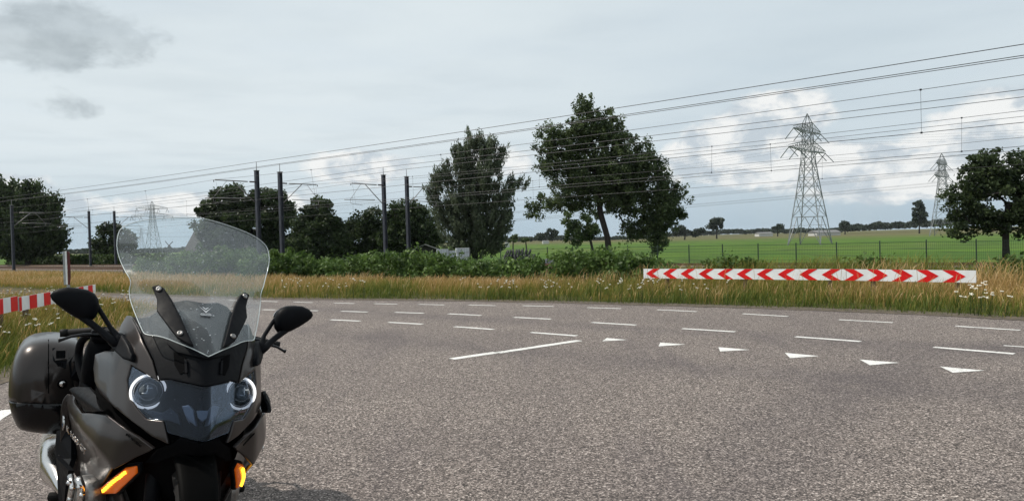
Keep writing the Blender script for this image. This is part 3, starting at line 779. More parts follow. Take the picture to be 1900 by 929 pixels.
# bramble thicket between verge and tracks
leafy_band('bramble_thicket', 'tangled green bramble thicket on the bank behind the golden grass', [st(-10.6, 6), st(-11.2, 18), st(-11.4, 24), st(-11.0, 31), st(-11.4, 40)], 3.6, 1.55, 42, 60, .34, .085, 'bramble', 82, 'brambles', .34, 'stuff')
def bush(name, label, px, d, w, h, seed, mt='bramble', n=40, leaf=.075, cat='bush'):
    p = at(px, 480, d); zb = gz(p.x, p.y); g = np.random.default_rng(seed)
    v = g.normal(0, 1, (n, 3)); v /= np.linalg.norm(v, axis=1, keepdims=True); v *= g.random((n, 1)) ** .5
    C = np.array([p.x, p.y, zb + h * .45]) + v * np.array([w / 2, w / 2.4, h * .5])
    V, F, tn = leaves(C, 60, .26, leaf, .4, seed); V[:, 2] = np.maximum(V[:, 2], zb)
    o = npmesh(name, V - np.array([p.x, p.y, zb]), [F], LM[mt], tone=tn); o.location = (p.x, p.y, zb)
    return tag(o, label, cat)
bush('bramble_bush', 'dark green bramble bush behind the middle of the chevron board', 1350, 21.2, 1.9, 1.35, 91)
bush('bramble_bush', 'low leafy bush above the left third of the chevron board', 1400, 21.5, 1.5, 1.2, 92)
bush('bramble_bush', 'rounded leafy bush above the right half of the chevron board', 1610, 19.6, 1.7, 1.45, 93)
bush('bramble_bush', 'leafy bush at the right end of the chevron board', 1840, 17.8, 1.8, 1.3, 94)
bush('bramble_bush', 'leafy bush in the corner below the round crowned tree', 1900, 17.2, 1.8, 1.35, 95)
bush('bramble_bush', 'low bush between the chevron board and the first mesh fence posts', 1215, 24, 2.0, 1.2, 96)
bush('bramble_bush', 'small dark bush behind the windscreen beside the tracks', 400, 36, 4.5, 2.0, 97, n=90, leaf=.11)
bush('bramble_bush', 'dark bush directly right of the windscreen behind the grass', 520, 31, 3.6, 1.5, 98, n=70, leaf=.1)

# ------------------------------------------------------------------ striped boards
white = mat('reflective white sheet', (.82, .83, .84), .45, var=.06, scale=5)
red = mat('reflective red sheet', (.68, .010, .012), .5, var=.10, scale=5, spec=.25)
galv = mat('galvanised steel', (.36, .37, .38), .42, metal=.7, var=.2, scale=10)
backing = mat('aluminium backing', (.42, .43, .44), .5, metal=.6, var=.15, scale=5)
rust = mat('brown timber post', (.11, .07, .05), .85, var=.3, scale=10, bump=.4)
def board(name, label, A, B, top_z, h, reds, group, posts, cat='barrier board', joint_gap=.012, postmat=None):
    """upright board from A to B; reds = polygons in (u 0..L, v 0..h)"""
    A = Vector((A[0], A[1], 0)); B = Vector((B[0], B[1], 0)); L = (B - A).length; d = (B - A) / L
    n = Vector((d.y, -d.x, 0)); n = n if n.dot(-(A + B)) > 0 else -n
    za, zb = top_z
    root = empty(name, (A.x, A.y, 0)); tag(root, label, cat, group)
    def P(u, v, o): 
        z = za + (zb - za) * u / L - h + v
        return d * u + n * o + Vector((0, 0, z))
    m = MB(); m.prism([P(0, 0, 0), P(L, 0, 0), P(L, h, 0), P(0, h, 0)], -n * .022); m.build('backing_plate', backing, root, bevel=.003)
    m = MB(); m.prism([P(.0, .0, .0025), P(L, .0, .0025), P(L, h, .0025), P(.0, h, .0025)], n * .001); m.build('white_face', white, root)
    for poly in reds:
        m = MB()
        for q in poly: m.prism([P(u, v, .006) for u, v in q], n * .0012)
        m.build('red_chevron' if 'chevron' in name else 'red_stripe', red, root)
    for u in posts:
        m = MB(); p = P(u, h * .5, -.055); m.box((p.x, p.y, (p.z + h * .4 - .25) / 2 - .06), (.075, .075, p.z + h * .4 + .35), Matrix.Rotation(math.atan2(d.y, d.x), 3, 'Z'))
        m.build('post', postmat or rust, root, bevel=.004)
    return root, P
GB = 'boards of the double chevron curve sign'
a0 = at(1194, 500, 18.6); a1 = at(1563, 500, 15.72); a2 = at(1811, 500, 14.05)
dd = (a2 - a0); dd.z = 0
a1 = a0 + dd * ((a1.x - a0.x) / dd.x)
HB = .235
def chev(apex, h, sgn, w=.20, arm=.20):
    """apex at u; sgn -1 points left"""
    a = apex; s = -sgn
    return [[(a, h / 2), (a + s * arm, h), (a + s * (arm + w), h), (a + s * w, h / 2)],
            [(a, h / 2), (a + s * w, h / 2), (a + s * (arm + w), 0), (a + s * arm, 0)]]
L1 = (a1 - a0).to_2d().length; L2 = (a2 - a1).to_2d().length
sp1 = (L1 - .10) / 10
board('chevron_board', 'long board of red chevrons pointing left, the left section of the curve sign', a0, a1 - dd.normalized() * .008, (at(1194, 498.5, 18.6).z, at(1563, 498.5, 15.72).z), HB,
      [chev(.07 + sp1 * k, HB, -1, .19, sp1 * .42) for k in range(10)], GB, [.62, 2.6, L1 - .35], 'chevron sign')
sp2 = (L2 - .06) / 5
board('chevron_board', 'shorter board of red chevrons pointing right, the right section of the curve sign', a1, a2, (at(1563, 498.5, 15.72).z, at(1811, 501.5, 14.05).z), HB,
      [chev(L2 - .17 - sp2 * k, HB, 1, .20, sp2 * .42) for k in range(5)], GB, [.5, L2 - .32], 'chevron sign')
# barrier boards on the left
GL = 'red and white barrier boards at the left'
b0 = at(177, 535, 17.4); b1 = at(35, 560, 12.4); b2 = at(32, 560, 12.28); b3 = at(-75, 580, 9.8)
def stripes(L, h, w, start):
    r_ = []; u = start
    while u < L - .02:
        r_.append([[(max(u, 0), 0), (min(u + w, L), 0), (min(u + w, L), h), (max(u, 0), h)]]); u += 2 * w
    return r_
LA = (b1 - b0).to_2d().length; LB = (b3 - b2).to_2d().length
board('barrier_board', 'red and white striped barrier board whose far end stands beside the metal post', b1, b0, (at(35, 551, 12.4).z, at(177, 527.5, 17.4).z), .235, stripes(LA, .235, LA / 13, -LA / 13 * .7), GL, [.5, LA * .52, LA - .4])
board('barrier_board', 'red and white striped barrier board running out of the picture at the left edge', b3, b2, (at(-75, 567, 9.8).z, at(32, 549, 12.28).z), .235, stripes(LB, .235, .40, LB % .8 - .38), GL, [.4, LB - .75])
# upright metal post with folded reflective strips behind the boards
p = at(127, 530, 19.0)
root = empty('marker_post', (p.x, p.y, -.03)); tag(root, 'upright silver post with white strip and dark red edge standing behind the barrier board', 'post')
darkred = mat('faded dark red strip', (.09, .014, .016), .5, var=.3, scale=8)
zt = at(127, 466, 19.0).z + .03
zm = at(127, 528, 19.0).z + .03
m = MB(); m.box((0, 0, zm / 2 - .1), (.06, .06, zm + .2)); m.build('post', galv, root, bevel=.004)
m = MB(); m.box((-.058, -.035, (zt + zm) / 2), (.07, .02, zt - zm)); m.box((-.078, .01, (zt + zm) / 2), (.02, .09, zt - zm - .02)); m.build('metal_panel', galv, root, bevel=.003)
m = MB(); m.box((-.004, -.055, (zt + zm) / 2 + .005), (.040, .016, zt - zm)); m.build('white_strip', white, root, bevel=.003)
m = MB(); m.prism([(.02, -.048, zm), (.055, -.040, zm - .0), (.080, -.035, zm + .22), (.074, -.035, zt - .02), (.022, -.048, zt)], (0, .018, 0)); m.build('red_strip', darkred, root)
# grey trackside cabinet and blue white panel by the rails
p = at(238, 520, 50); z0 = gz(p.x, p.y)
root = empty('trackside_cabinet', (p.x, p.y, z0)); tag(root, 'small grey trackside cabinet at the left edge of the windscreen', 'cabinet')
cab = mat('cabinet grey', (.20, .19, .17), .7, var=.2, scale=6)
m = MB(); m.box((0, 0, .6), (.45, .4, 1.2)); m.build('body', cab, root, bevel=.02)
m = MB(); m.box((0, 0, 1.23), (.52, .47, .05)); m.build('lid', galv, root, bevel=.01)
m = MB(); m.box((0, -.206, .62), (.34, .012, .95)); m.build('door', cab, root, bevel=.004)
p = at(284, 507, 47); z0 = gz(p.x, p.y)
root = empty('track_sign', (p.x, p.y, z0)); tag(root, 'low pale blue and white panel beside the rails seen through the windscreen', 'sign')
bl = mat('pale blue panel', (.18, .34, .50), .5, var=.15)
m = MB(); m.box((0, 0, .86), (.78, .03, .17)); m.build('panel', bl, root, bevel=.004)
m = MB(); m.box((0, -.02, .80), (.78, .008, .04)); m.build('white_band', white, root)
for sx_ in (-.25, .25):
    m = MB(); m.box((sx_, .035, .38), (.04, .04, .9)); m.build('leg', galv, root)

# ------------------------------------------------------------------ mesh fence
fm = mat('dark green fence wire', (.018, .040, .026), .6, var=.2)
root = empty('mesh_fence', st(17.6, 0, -.9)); tag(root, 'long dark green wire mesh fence between the railway and the meadow', 'fence')
fo = Vector(root.location)
t_a, t_b = t_of(-1.2, 63.8), 84
npan = int((t_b - t_a) / 2.5)
pmb = MB(); pmb.box((0, 0, .78), (.06, .06, 1.66), Matrix.Rotation(math.atan2(TD.y, TD.x), 3, 'Z'))
proto_post = pmb.build('fence_post', fm, root, bevel=.005)
for k in range(npan + 1):
    o = proto_post if k == 0 else proto_post.copy()
    if k: COL.objects.link(o); o.parent = root
    o.location = st(17.6, t_a + 2.5 * k, -.9) - fo + Vector((0, 0, random.uniform(-.03, .02)))
m = MB()
for k in range(npan):
    a = st(17.55, t_a + 2.5 * k + .03, -.9) - fo; b_ = st(17.55, t_a + 2.5 * k + 2.47, -.9) - fo
    for i in range(8):
        z = Vector((0, 0, .08 + i * .2)); m.bar(a + z, b_ + z, .010 if i % 7 else .02)
    for i in range(25):
        q = a.lerp(b_, i / 24); m.bar(q + Vector((0, 0, .05)), q + Vector((0, 0, 1.52)), .006)
m.build('mesh_panel', fm, root)

# ------------------------------------------------------------------ overhead line masts
mast_m = mat('painted mast steel', (.045, .050, .066), .5, metal=.3, var=.25, scale=3)
tube_m = mat('cantilever tube', (.26, .25, .25), .45, metal=.6, var=.2, scale=4)
ins_m = mat('brown insulator', (.055, .035, .03), .35, var=.2)
wire_m = mat('dark overhead wire', (.045, .045, .05), .55, metal=.4)
ZB = -.9
def make_mast(sgn):
    """H-section mast 8 m tall with the arm reaching towards sgn * ND"""
    root = empty('overhead_line_mast')
    m = MB()
    m.box((0, -.13, 4.0), (.24, .022, 8.0)); m.box((0, .13, 4.0), (.24, .022, 8.0)); m.box((0, 0, 4.0), (.016, .236, 8.0))
    for z in np.arange(.6, 7.9, .9):
        for s_ in (-1, 1): m.box((s_ * .06, 0, z), (.10, .235, .012))
    m.build('mast_column', mast_m, root)
    m = MB(); m.box((0, 0, .12), (.6, .6, .34)); m.build('foundation', conc, root, bevel=.02)
    m = MB(); m.box((0, 0, 8.02), (.34, .34, .04)); m.tube([(0, 0, 8.02), (0, 0, 8.66)], [.028, .02], 6); m.build('feeder_pin', tube_m, root)
    a = MB(); zt_, zl = 7.16, 5.86
    y = lambda q: sgn * q
    a.tube([(0, y(.78), zt_), (0, y(3.35), zt_ + .02)], .042, 8)
    a.tube([(0, y(.2), 5.62), (0, y(1.95), zt_ - .03)], .036, 8)
    a.tube([(0, y(1.0), zl + .06), (0, y(4.15), zl)], .030, 8)
    a.tube([(0, y(2.45), zt_ - .02), (0, y(3.55), zl + .02)], .016, 6)
    a.tube([(0, y(3.55), zl), (0, y(3.50), zl - .30), (0, y(2.3), zl - .42)], .014, 6)
    arm = a.build('cantilever_arm', tube_m, root, smooth=True)
    i_ = MB()
    prof = [(.02, 0)] + [(r_, .14 + .045 * k) for k in range(10) for r_ in ((.035, .065)[k % 2],)] + [(.02, .64)]
    i_.lathe(prof if sgn > 0 else [(r_, -h_) for r_, h_ in prof], (0, 0, zt_), 'Y', 10)
    i_.tube([(0, y(3.45), zt_ + .02), (0, y(3.45), zt_ - .14)], .03, 8)
    i_.build('insulator', ins_m, root, smooth=True)
    return root
mA = make_mast(-1); mB_ = make_mast(1)
RZ = math.atan2(ND.y, ND.x) - math.pi / 2
A1 = [st(0, -112), (-61.0, 86.6), (-19.0, 56.0), (27.6, 18.2), (74, -19.5)]
A2 = [(-100.5, 118), (-58.9, 88.0), (-17.75, 57.6), (28.9, 19.8), (75.4, -18)]
B1 = [(-112, 147), (-60, 106), (-10.6, 62.5), (36.0, 24.7), (82.6, -13)]
B2 = [(-110, 149.5), (-57.2, 107.5), (-8.95, 64.6), (37.4, 26.6), (84, -11)]
GM = 'overhead line masts along the railway'
lbA1 = ['line mast out beyond the left edge of the picture', 'line mast just outside the left edge on the near track', 'tall steel mast rising over the right edge of the motorcycle windscreen, arm pointing left', 'near track mast off to the right of the picture', 'near track mast far off to the right']
lbA2 = ['second track mast far off beyond the left edge', 'steel mast at the left edge of the picture in front of the ragged tree', 'tall steel mast standing just right of the windscreen, arm pointing right', 'second track mast off to the right of the picture', 'second track mast far off to the right']
lbB1 = ['third track mast far off beyond the left edge', 'distant mast above the marker post, left of its pair, arm pointing left', 'mast with an arm to the left over the dark rounded tree in the centre', 'third track mast off to the right of the picture', 'third track mast far off to the right']
lbB2 = ['farthest track mast far off beyond the left edge', 'distant mast beside the small tree left of the windscreen, arm pointing right', 'mast with an arm to the right directly left of the willow', 'farthest track mast off to the right of the picture', 'farthest track mast far off to the right']
first = {-1: True, 1: True}
for pts, sg_, labs in ((A1, -1, lbA1), (A2, 1, lbA2), (B1, -1, lbB1), (B2, 1, lbB2)):
    for p, lb in zip(pts[1:4], labs[1:4]):
        src = mA if sg_ < 0 else mB_
        o = src if first[sg_] else copy_tree(src); first[sg_] = False
        o.location = (p[0], p[1], ZB); o.rotation_euler = (0, 0, RZ); tag(o, lb, 'mast', GM)
# wires
def sagline(a, b_, sag, n=16):
    return [a.lerp(b_, k / n) - Vector((0, 0, 4 * sag * (k / n) * (1 - k / n))) for k in range(n + 1)]
def wire_path(nodes, z, off=0.0, sag=.35, stag=0.0):
    P_ = []
    pts = [Vector((p[0], p[1], z)) + ND * (off + (stag if k % 2 else -stag)) for k, p in enumerate(nodes)]
    for a, b_ in zip(pts[:-1], pts[1:]): P_ += sagline(a, b_, sag)[:-1]
    return P_ + [pts[-1]]
def ext(nodes):
    n = [Vector((p[0], p[1], 0)) for p in nodes]; n[0] = n[1] + (n[1] - n[2]); return [n[0] + (n[0] - n[1])] + n
for nodes, lb in ((A1, 'topmost wire in the sky, strung over the pins of the nearest masts'), (A2, 'doubled thick wire running second from the top across the sky'),
                  (B1, 'feeder wire over the left masts of the farther mast pairs'), (B2, 'feeder wire over the right masts of the farther mast pairs')):
    m = MB(); P_ = wire_path(ext(nodes), ZB + 8.66, 0, .12)
    m.tube(P_, .016, 5)
    if nodes is A2: m.tube([p + ND * .14 + Vector((0, 0, -.05)) for p in P_], .014, 5)
    tag(m.build('feeder_wire', wire_m), lb, 'wire', 'feeder wires on the mast tops')
for nodes, sg_, lb in ((A1, -1, 'nearest track, hung from arms that point left'), (A2, 1, 'second track, hung from arms that point right'), (B1, -1, 'third track behind the second mast pair'), (B2, 1, 'farthest track, before the trees')):
    root = empty('catenary', (0, 0, 0)); tag(root, 'contact line with droppers over the ' + lb, 'catenary', 'contact lines over the tracks')
    E_ = ext(nodes)
    top = wire_path(E_, ZB + 7.20, sg_ * 3.3, .35); low = wire_path(E_, ZB + 5.52, sg_ * 3.2, .03, .2)
    m = MB(); m.tube(top, .010, 5); m.build('messenger_wire', wire_m, root)
    m = MB(); m.tube(low, .011, 5); m.build('contact_wire', wire_m, root)
    for i in range(3, len(top) - 1, 3):
        m = MB(); m.tube([top[i], low[i]], .006, 4); m.box(top[i], (.05, .05, .06)); m.box(low[i], (.05, .05, .06))
        m.build('dropper', wire_m, root)

# ------------------------------------------------------------------ lattice pylons
pyl = mat('weathered pylon steel', (.21, .225, .24), .6, metal=.4, var=.2, scale=.6)
insul = mat('glass insulator string', (.10, .12, .125), .4)
def make_pylon(H_=40.0, b=.17):
    root = empty('lattice_pylon')
    lv = [(0, 4.9), (8.5, 3.8), (15, 2.9), (20.5, 2.2), (25, 1.7), (28.5, 1.45), (31.5, 1.3), (34.3, 1.2), (37.0, 1.1)]
    m = MB()
    C4 = lambda z, w: [Vector((w * a, w * c_, z)) for a, c_ in ((-1, -1), (1, -1), (1, 1), (-1, 1))]
    prev = None
    for z, w in lv:
        q = C4(z, w)
        if prev:
            for i in range(4):
                j = (i + 1) % 4
                m.bar(prev[i], q[i], b * (1.4 if z < 26 else 1.1))
                m.bar(q[i], q[j], b * .75)
                if z < 9:
                    md = (q[i] + q[j]) / 2; m.bar(prev[i], md, b * .9); m.bar(prev[j], md, b * .9)
                    for s_, e_ in ((prev[i], q[i]), (prev[j], q[j])):
                        for f in (.35, .7): m.bar(s_.lerp(e_, f), s_.lerp(md, f), b * .5)
                else:
                    m.bar(prev[i], q[j], b * .8); m.bar(prev[j], q[i], b * .8)
                    if z < 26:
                        h1, h2 = prev[i].lerp(q[i], .5), prev[j].lerp(q[j], .5); x_ = (prev[i] + q[j] + prev[j] + q[i]) / 4
                        m.bar(h1, x_, b * .5); m.bar(h2, x_, b * .5)
        prev = q
    for p_ in prev: m.bar(p_, Vector((0, 0, H_)), b)
    m.build('tower', pyl, root)
    for zc, L, hh in ((28.5, 15.0, 3.0), (34.3, 11.2, 2.7)):
        w = 1.4 if zc < 30 else 1.2
        a = MB()
        for s_ in (-1, 1):
            tip = Vector((s_ * L, 0, zc + .4))
            lo = [Vector((s_ * w, -w, zc)), Vector((s_ * w, w, zc))]; hi = [Vector((s_ * w, -w, zc + hh)), Vector((s_ * w, w, zc + hh))]
            for p_ in lo: a.bar(p_, tip, b)
            for p_ in hi: a.bar(p_, tip + Vector((0, 0, .5)), b * .9)
            N_ = 6
            for k in range(N_):
                f, f2 = k / N_, (k + 1) / N_
                for q in (0, 1):
                    l0, h1, l1 = lo[q].lerp(tip, f), hi[q].lerp(tip, f2), lo[q].lerp(tip, f2)
                    a.bar(l0, h1, b * .55); a.bar(l1, h1, b * .5)
                a.bar(lo[0].lerp(tip, f), lo[1].lerp(tip, f2), b * .55); a.bar(lo[1].lerp(tip, f), lo[0].lerp(tip, f2), b * .55)
        a.build('cross_arm', pyl, root)
        for s_ in (-1, 1):
            for x_ in ((L - .3, L * .55) if zc < 30 else (L - .3, 4.4)):
                i_ = MB()
                c_ = Vector((s_ * x_, 0, zc + .3)); 
                for e_ in (-1, 1):
                    i_.tube([c_ + Vector((s_ * e_ * 0, e_ * 2.6, -3.0)), c_], .12, 6)
                i_.bar(c_ + Vector((0, -2.7, -3.0)), c_ + Vector((0, 2.7, -3.0)), .05)
                i_.build('insulator_string', insul, root)
    return root
PD = Vector((-356, 322, 0)).normalized(); PN = Vector((-PD.y, PD.x, 0))
PZ = math.atan2(PN.y, PN.x)
P1 = at(1503, 450, 228); P2 = at(1750, 430, 360); P3 = at(285, 460, 550); P4 = at(263, 460, 1150)
pyA = make_pylon()
pyA.location = (P1.x, P1.y, -2.7); pyA.rotation_euler = (0, 0, PZ)
tag(pyA, 'tall steel lattice pylon standing in the green meadow', 'pylon', 'lattice power pylons')
for p_, lb in ((P2, 'farther lattice pylon half hidden behind the round crowned tree'), (P3, 'lattice pylon seen above the motorcycle windscreen'), (P4, 'small hazy pylon on the horizon left of the one above the windscreen'), ):
    o = copy_tree(pyA); o.location = (p_.x, p_.y, -2.7); tag(o, lb, 'pylon', 'lattice power pylons')
def pline(Pa, Pb, L, z, sag, r_, m):
    a = Pa + PN * L; b_ = Pb + PN * L; a.z = b_.z = z
    m.tube(sagline(a, b_, sag, 24), r_, 4)
far0 = P1 - PD * 420; 
for pa_, pb_, lb, rr in ((P1, P3, 'power line cables between the meadow pylon and the one above the windscreen', .020), (far0, P1, 'power line cables leaving the meadow pylon to the right', .016),
                     (P2, P4, 'power line cables running left from the half hidden pylon', .040), (P2 - PD * 400, P2, 'power line cables leaving the half hidden pylon to the right', .028)):
    m = MB()
    for L, z in ((14.7, 25.2), (8.2, 25.2), (-14.7, 25.2), (-8.2, 25.2), (10.9, 31.0), (-10.9, 31.0), (4.4, 31.0), (-4.4, 31.0)): pline(pa_, pb_, L, z - 2.7, 9 if rr > .04 else 8, rr, m)
    tag(m.build('power_cables', wire_m), lb, 'power cables', 'cables of the power lines')

# ------------------------------------------------------------------ light summer haze over the whole plain
hm = bpy.data.materials.new('thin haze'); hm.use_nodes = True; t = NT(hm.node_tree)
for n in list(t.n): t.n.remove(n)
ho = t.add('ShaderNodeOutputMaterial'); pv_n = t.add('ShaderNodeVolumePrincipled', {'Color': rgb(.80, .87, .95), 'Density': .00005, 'Anisotropy': .1})
t.l.new(pv_n.outputs[0], ho.inputs['Volume'])
m = MB(); m.box((0, 0, 22), (11600, 11600, 52)); tag(m.build('haze', hm), kind='stuff')

# ------------------------------------------------------------------ farm buildings
brick = mat('dark red brick', (.045, .030, .026), .9, var=.35, scale=3, bump=.3)
thatch = mat('dark roof tiles', (.026, .023, .022), .8, var=.4, scale=2.5, bump=.5)
wfr = mat('white window frame', (.72, .72, .70), .5)
gls = mat('dark window glass', (.02, .025, .03), .12, spec=.8)
p = at(425, 470, 121); z0 = gz(p.x, p.y)
root = empty('farmhouse', (p.x, p.y, z0), R(-8)); tag(root, 'brick farmhouse with a steep dark roof seen through the windscreen under the trees', 'house')
m = MB(); m.box((0, 0, 1.3), (11, 7.4, 2.6)); m.build('wall', brick, root)
m = MB(); m.prism([(-5.5, -3.7, 2.602), (-5.5, 3.7, 2.602), (-5.5, 0, 6.0)], (11, 0, 0)); m.build('gable', brick, root)
m = MB()
for s_ in (-1, 1): m.prism([(-5.9, s_ * 4.1, 2.3), (-5.9, 0, 6.32), (-5.9, 0, 6.12), (-5.9, s_ * 4.0, 2.1)], (11.8, 0, 0))
rf = m.build('roof', thatch, root)
m = MB(); m.box((2.6, 0, 6.6), (.8, .6, 1.6)); m.box((2.6, 0, 7.42), (.95, .75, .1)); m.build('chimney', brick, rf, bevel=.02)
for k in range(5):
    x_ = -4.2 + k * 2.1
    m = MB(); m.box((x_, -3.705, 1.45), (1.0, .02, 1.25)); w_ = m.build('window', gls, root)
    m = MB()
    for a_, sz in (((x_, -3.74, 2.10), (1.14, .07, .09)), ((x_, -3.74, .80), (1.14, .09, .09)), ((x_ - .54, -3.74, 1.45), (.09, .06, 1.21)), ((x_ + .54, -3.74, 1.45), (.09, .06, 1.21)), ((x_, -3.73, 1.45), (.05, .05, 1.21)), ((x_, -3.732, 1.7), (.95, .045, .045))): m.box(a_, sz)
    m.build('frame', wfr, w_)
dk = mat('tarred timber wall', (.022, .020, .020), .85, var=.3, scale=4)
rfm = mat('corrugated grey roof', (.16, .16, .16), .7, var=.2, scale=4)
p = at(795, 470, 90); z0 = gz(p.x, p.y)
root = empty('farm_shed', (p.x, p.y, z0), R(6)); tag(root, 'dark timber farm shed with pale roof edge between the domed tree and the willow', 'shed')
m = MB(); m.prism([(-2.9, -2.5, 0), (2.2, -2.5, 0), (2.2, -2.5, 1.9), (-.4, -2.5, 2.9), (-2.9, -2.5, 1.9)], (0, 5, 0)); m.build('wall', dk, root)
m = MB()
m.prism([(-.4, -2.8, 3.0), (2.6, -2.8, 1.85), (2.6, -2.8, 1.77), (-.4, -2.8, 2.92)], (0, 5.6, 0)); m.prism([(-.4, -2.8, 3.003), (-3.3, -2.8, 1.85), (-3.3, -2.8, 1.77), (-.4, -2.8, 2.923)], (0, 5.6, 0)); m.build('roof', rfm, root)
m = MB(); m.box((-.75, -2.52, 1.1), (.62, .04, .46)); w_ = m.build('window', gls, root)
m = MB()
for a_, sz in (((-.75, -2.56, 1.36), (.76, .05, .07)), ((-.75, -2.56, .84), (.76, .05, .07)), ((-1.09, -2.56, 1.10), (.07, .05, .448)), ((-.41, -2.56, 1.10), (.07, .05, .448))): m.box(a_, sz)
m.build('frame', wfr, w_)
m = MB(); m.box((1.0, -2.52, .85), (1.1, .04, 1.7)); m.build('door', mat('brown plank door', (.07, .045, .03), .8, var=.3, scale=5), root)
# white containers
wc = mat('white plastic tank', (.50, .55, .58), .5, var=.15, scale=3)
GT = 'pale liquid containers before the willow'
for px, d_, w_, hh, lb in ((821, 60, .95, .95, 'pale translucent tank in a frame, the left one before the willow'), (836, 61, .9, .80, 'bluish tank between the two paler containers before the willow'), (858, 58, 1.05, 1.02, 'white box container below the willow, the right one of the row')):
    p = at(px, 480, d_); z0 = -.15
    root = empty('container', (p.x, p.y, z0 - .75), R(10)); tag(root, lb, 'container', GT)
    m = MB(); m.box((0, 0, .75 + hh / 2), (w_ * .94, w_ * .9, hh)); m.build('tank', wc, root, bevel=.05)
    m = MB()
    for i in range(6): m.bar((-w_ / 2 + i * w_ / 5, -w_ * .47, .75), (-w_ / 2 + i * w_ / 5, -w_ * .47, .75 + hh), .025)
    for i in range(4): m.bar((-w_ / 2, -w_ * .48, .75 + i * hh / 3), (w_ / 2, -w_ * .48, .75 + i * hh / 3), .025)
    m.build('cage', galv, root)
    m = MB(); m.box((0, 0, .36), (w_, w_, .74)); m.build('pallet_base', rust, root)
# silage clamp and tyre stack
tyre_m = mat('old black tyre', (.030, .031, .035), .8, var=.3, scale=5)
tm = MB(); prof = []
for k in range(10):
    a_ = 2 * math.pi * k / 10; prof.append((.44 + .16 * math.cos(a_), .13 * math.sin(a_)))
tm.lathe(prof, (0, 0, 0), 'X', 18, closed=True)
pt = tm.build('old_tyre', tyre_m, smooth=True)
rowp = at(962, 452, 92)
zt0 = gz(rowp.x, rowp.y)
n_t = 0
for lvl_, cnt in ((0, 11), (1, 10), (2, 8)):
    for k in range(cnt):
        o = pt if n_t == 0 else pt.copy()
        if n_t: COL.objects.link(o)
        o.location = (rowp.x - 1.9 + k * .40 + lvl_ * .2, rowp.y - .6 + .5 * lvl_, zt0 + .58 + lvl_ * .62); o.rotation_euler = (0, R(random.uniform(-14, 26)), R(random.uniform(-14, 14))); n_t += 1
        tag(o, 'old black tyre in the stacked rows of tyres in the field right of the willow', 'tyre', 'old tyres stacked in the field')
g_ = np.random.default_rng(3)
nx, ny = 46, 12; cx_ = at(1030, 455, 96); z0 = gz(cx_.x, cx_.y)
Vv = []
for j in range(ny):
    for i in range(nx):
        u, v = i / (nx - 1), j / (ny - 1)
        hh = 1.0 * (math.sin(math.pi * v) ** .6) * (min(1, u * 2.2) ** 1.0) * (min(1, (1 - u) * 8) ** .6) * (.75 + .5 * vnoise(np.array([u * 14]), np.array([v * 4]), 1, 4)[0])
        Vv.append((-4.2 + 10.2 * u + (cx_.x), cx_.y - 2.5 + 5 * v, z0 - .05 + hh * 1.75))
I = np.arange(nx * ny).reshape(ny, nx)
Fq = np.stack([I[:-1, :-1], I[:-1, 1:], I[1:, 1:], I[1:, :-1]], -1).reshape(-1, 4)
o = npmesh('silage_heap', np.array(Vv), [Fq], mat('black silage sheet', (.030, .032, .04), .45, var=.4, scale=2, bump=.5), smooth=True)
tag(o, 'long low black covered silage heap between the tyre stack and the slender tree', 'silage heap')
# distant farms
for px, py, d_, w_, hh, lb, cm in ((1012, 440, 600, 5, 2.2, 'pale distant farmhouse on the horizon right of the tyre stack', 'pale render'), (941, 447, 400, 2.2, 2.6, 'small white distant shed beside the first green bush tree', 'pale render'),
                               (1529, 425, 640, 22, 2.6, 'long white distant barn seen between the pylon legs', 'pale render'), (1417, 428, 800, 16, 3, 'tiny pale distant barn left of the pylon', 'pale render')):
    p = at(px, py, d_); root = empty('distant_farm', (p.x, p.y, -2.7), R(10)); tag(root, lb, 'farm building', 'distant farm buildings')
    cmx = mat('pale render', (.50, .50, .48), .8, var=.1)
    m = MB(); m.box((0, 0, hh / 2), (w_, w_ * .6, hh)); m.build('wall', cmx, root)
    m = MB(); m.prism([(-w_ / 2 * 1.05, -w_ * .33, hh + .01), (-w_ / 2 * 1.05, w_ * .33, hh + .01), (-w_ / 2 * 1.05, 0, hh + .1 * w_)], (w_ * 1.05, 0, 0)); m.build('roof', rfm, root)
# windmill far on the left
p = at(314, 455, 1000); root = empty('windmill', (p.x, p.y, -2.7), R(20)); root.scale = (.62, .62, .72); tag(root, 'tiny dark windmill with four sails on the left horizon, seen through the windscreen', 'windmill')
wm = mat('dark windmill thatch', (.04, .038, .035), .9)
m = MB(); m.lathe([(4.6, 0), (3.4, 6), (2.4, 12), (2.6, 12.4), (2.2, 14.2), (.2, 15)], n=12); m.build('tower', wm, root)
m = MB()
for k in range(4):
    a_ = R(38 + 90 * k); dv = Vector((math.cos(a_), 0, math.sin(a_))); pv_ = Vector((-dv.z, 0, dv.x)); o_ = Vector((0, -3.2, 13))
    m.bar(o_, o_ + dv * 11, .35); m.prism([o_ + dv * 2.5, o_ + dv * 10.8, o_ + dv * 10.8 + pv_ * 1.5, o_ + dv * 2.5 + pv_ * 1.5], (0, .15, 0))
m.build('sails', wm, root)

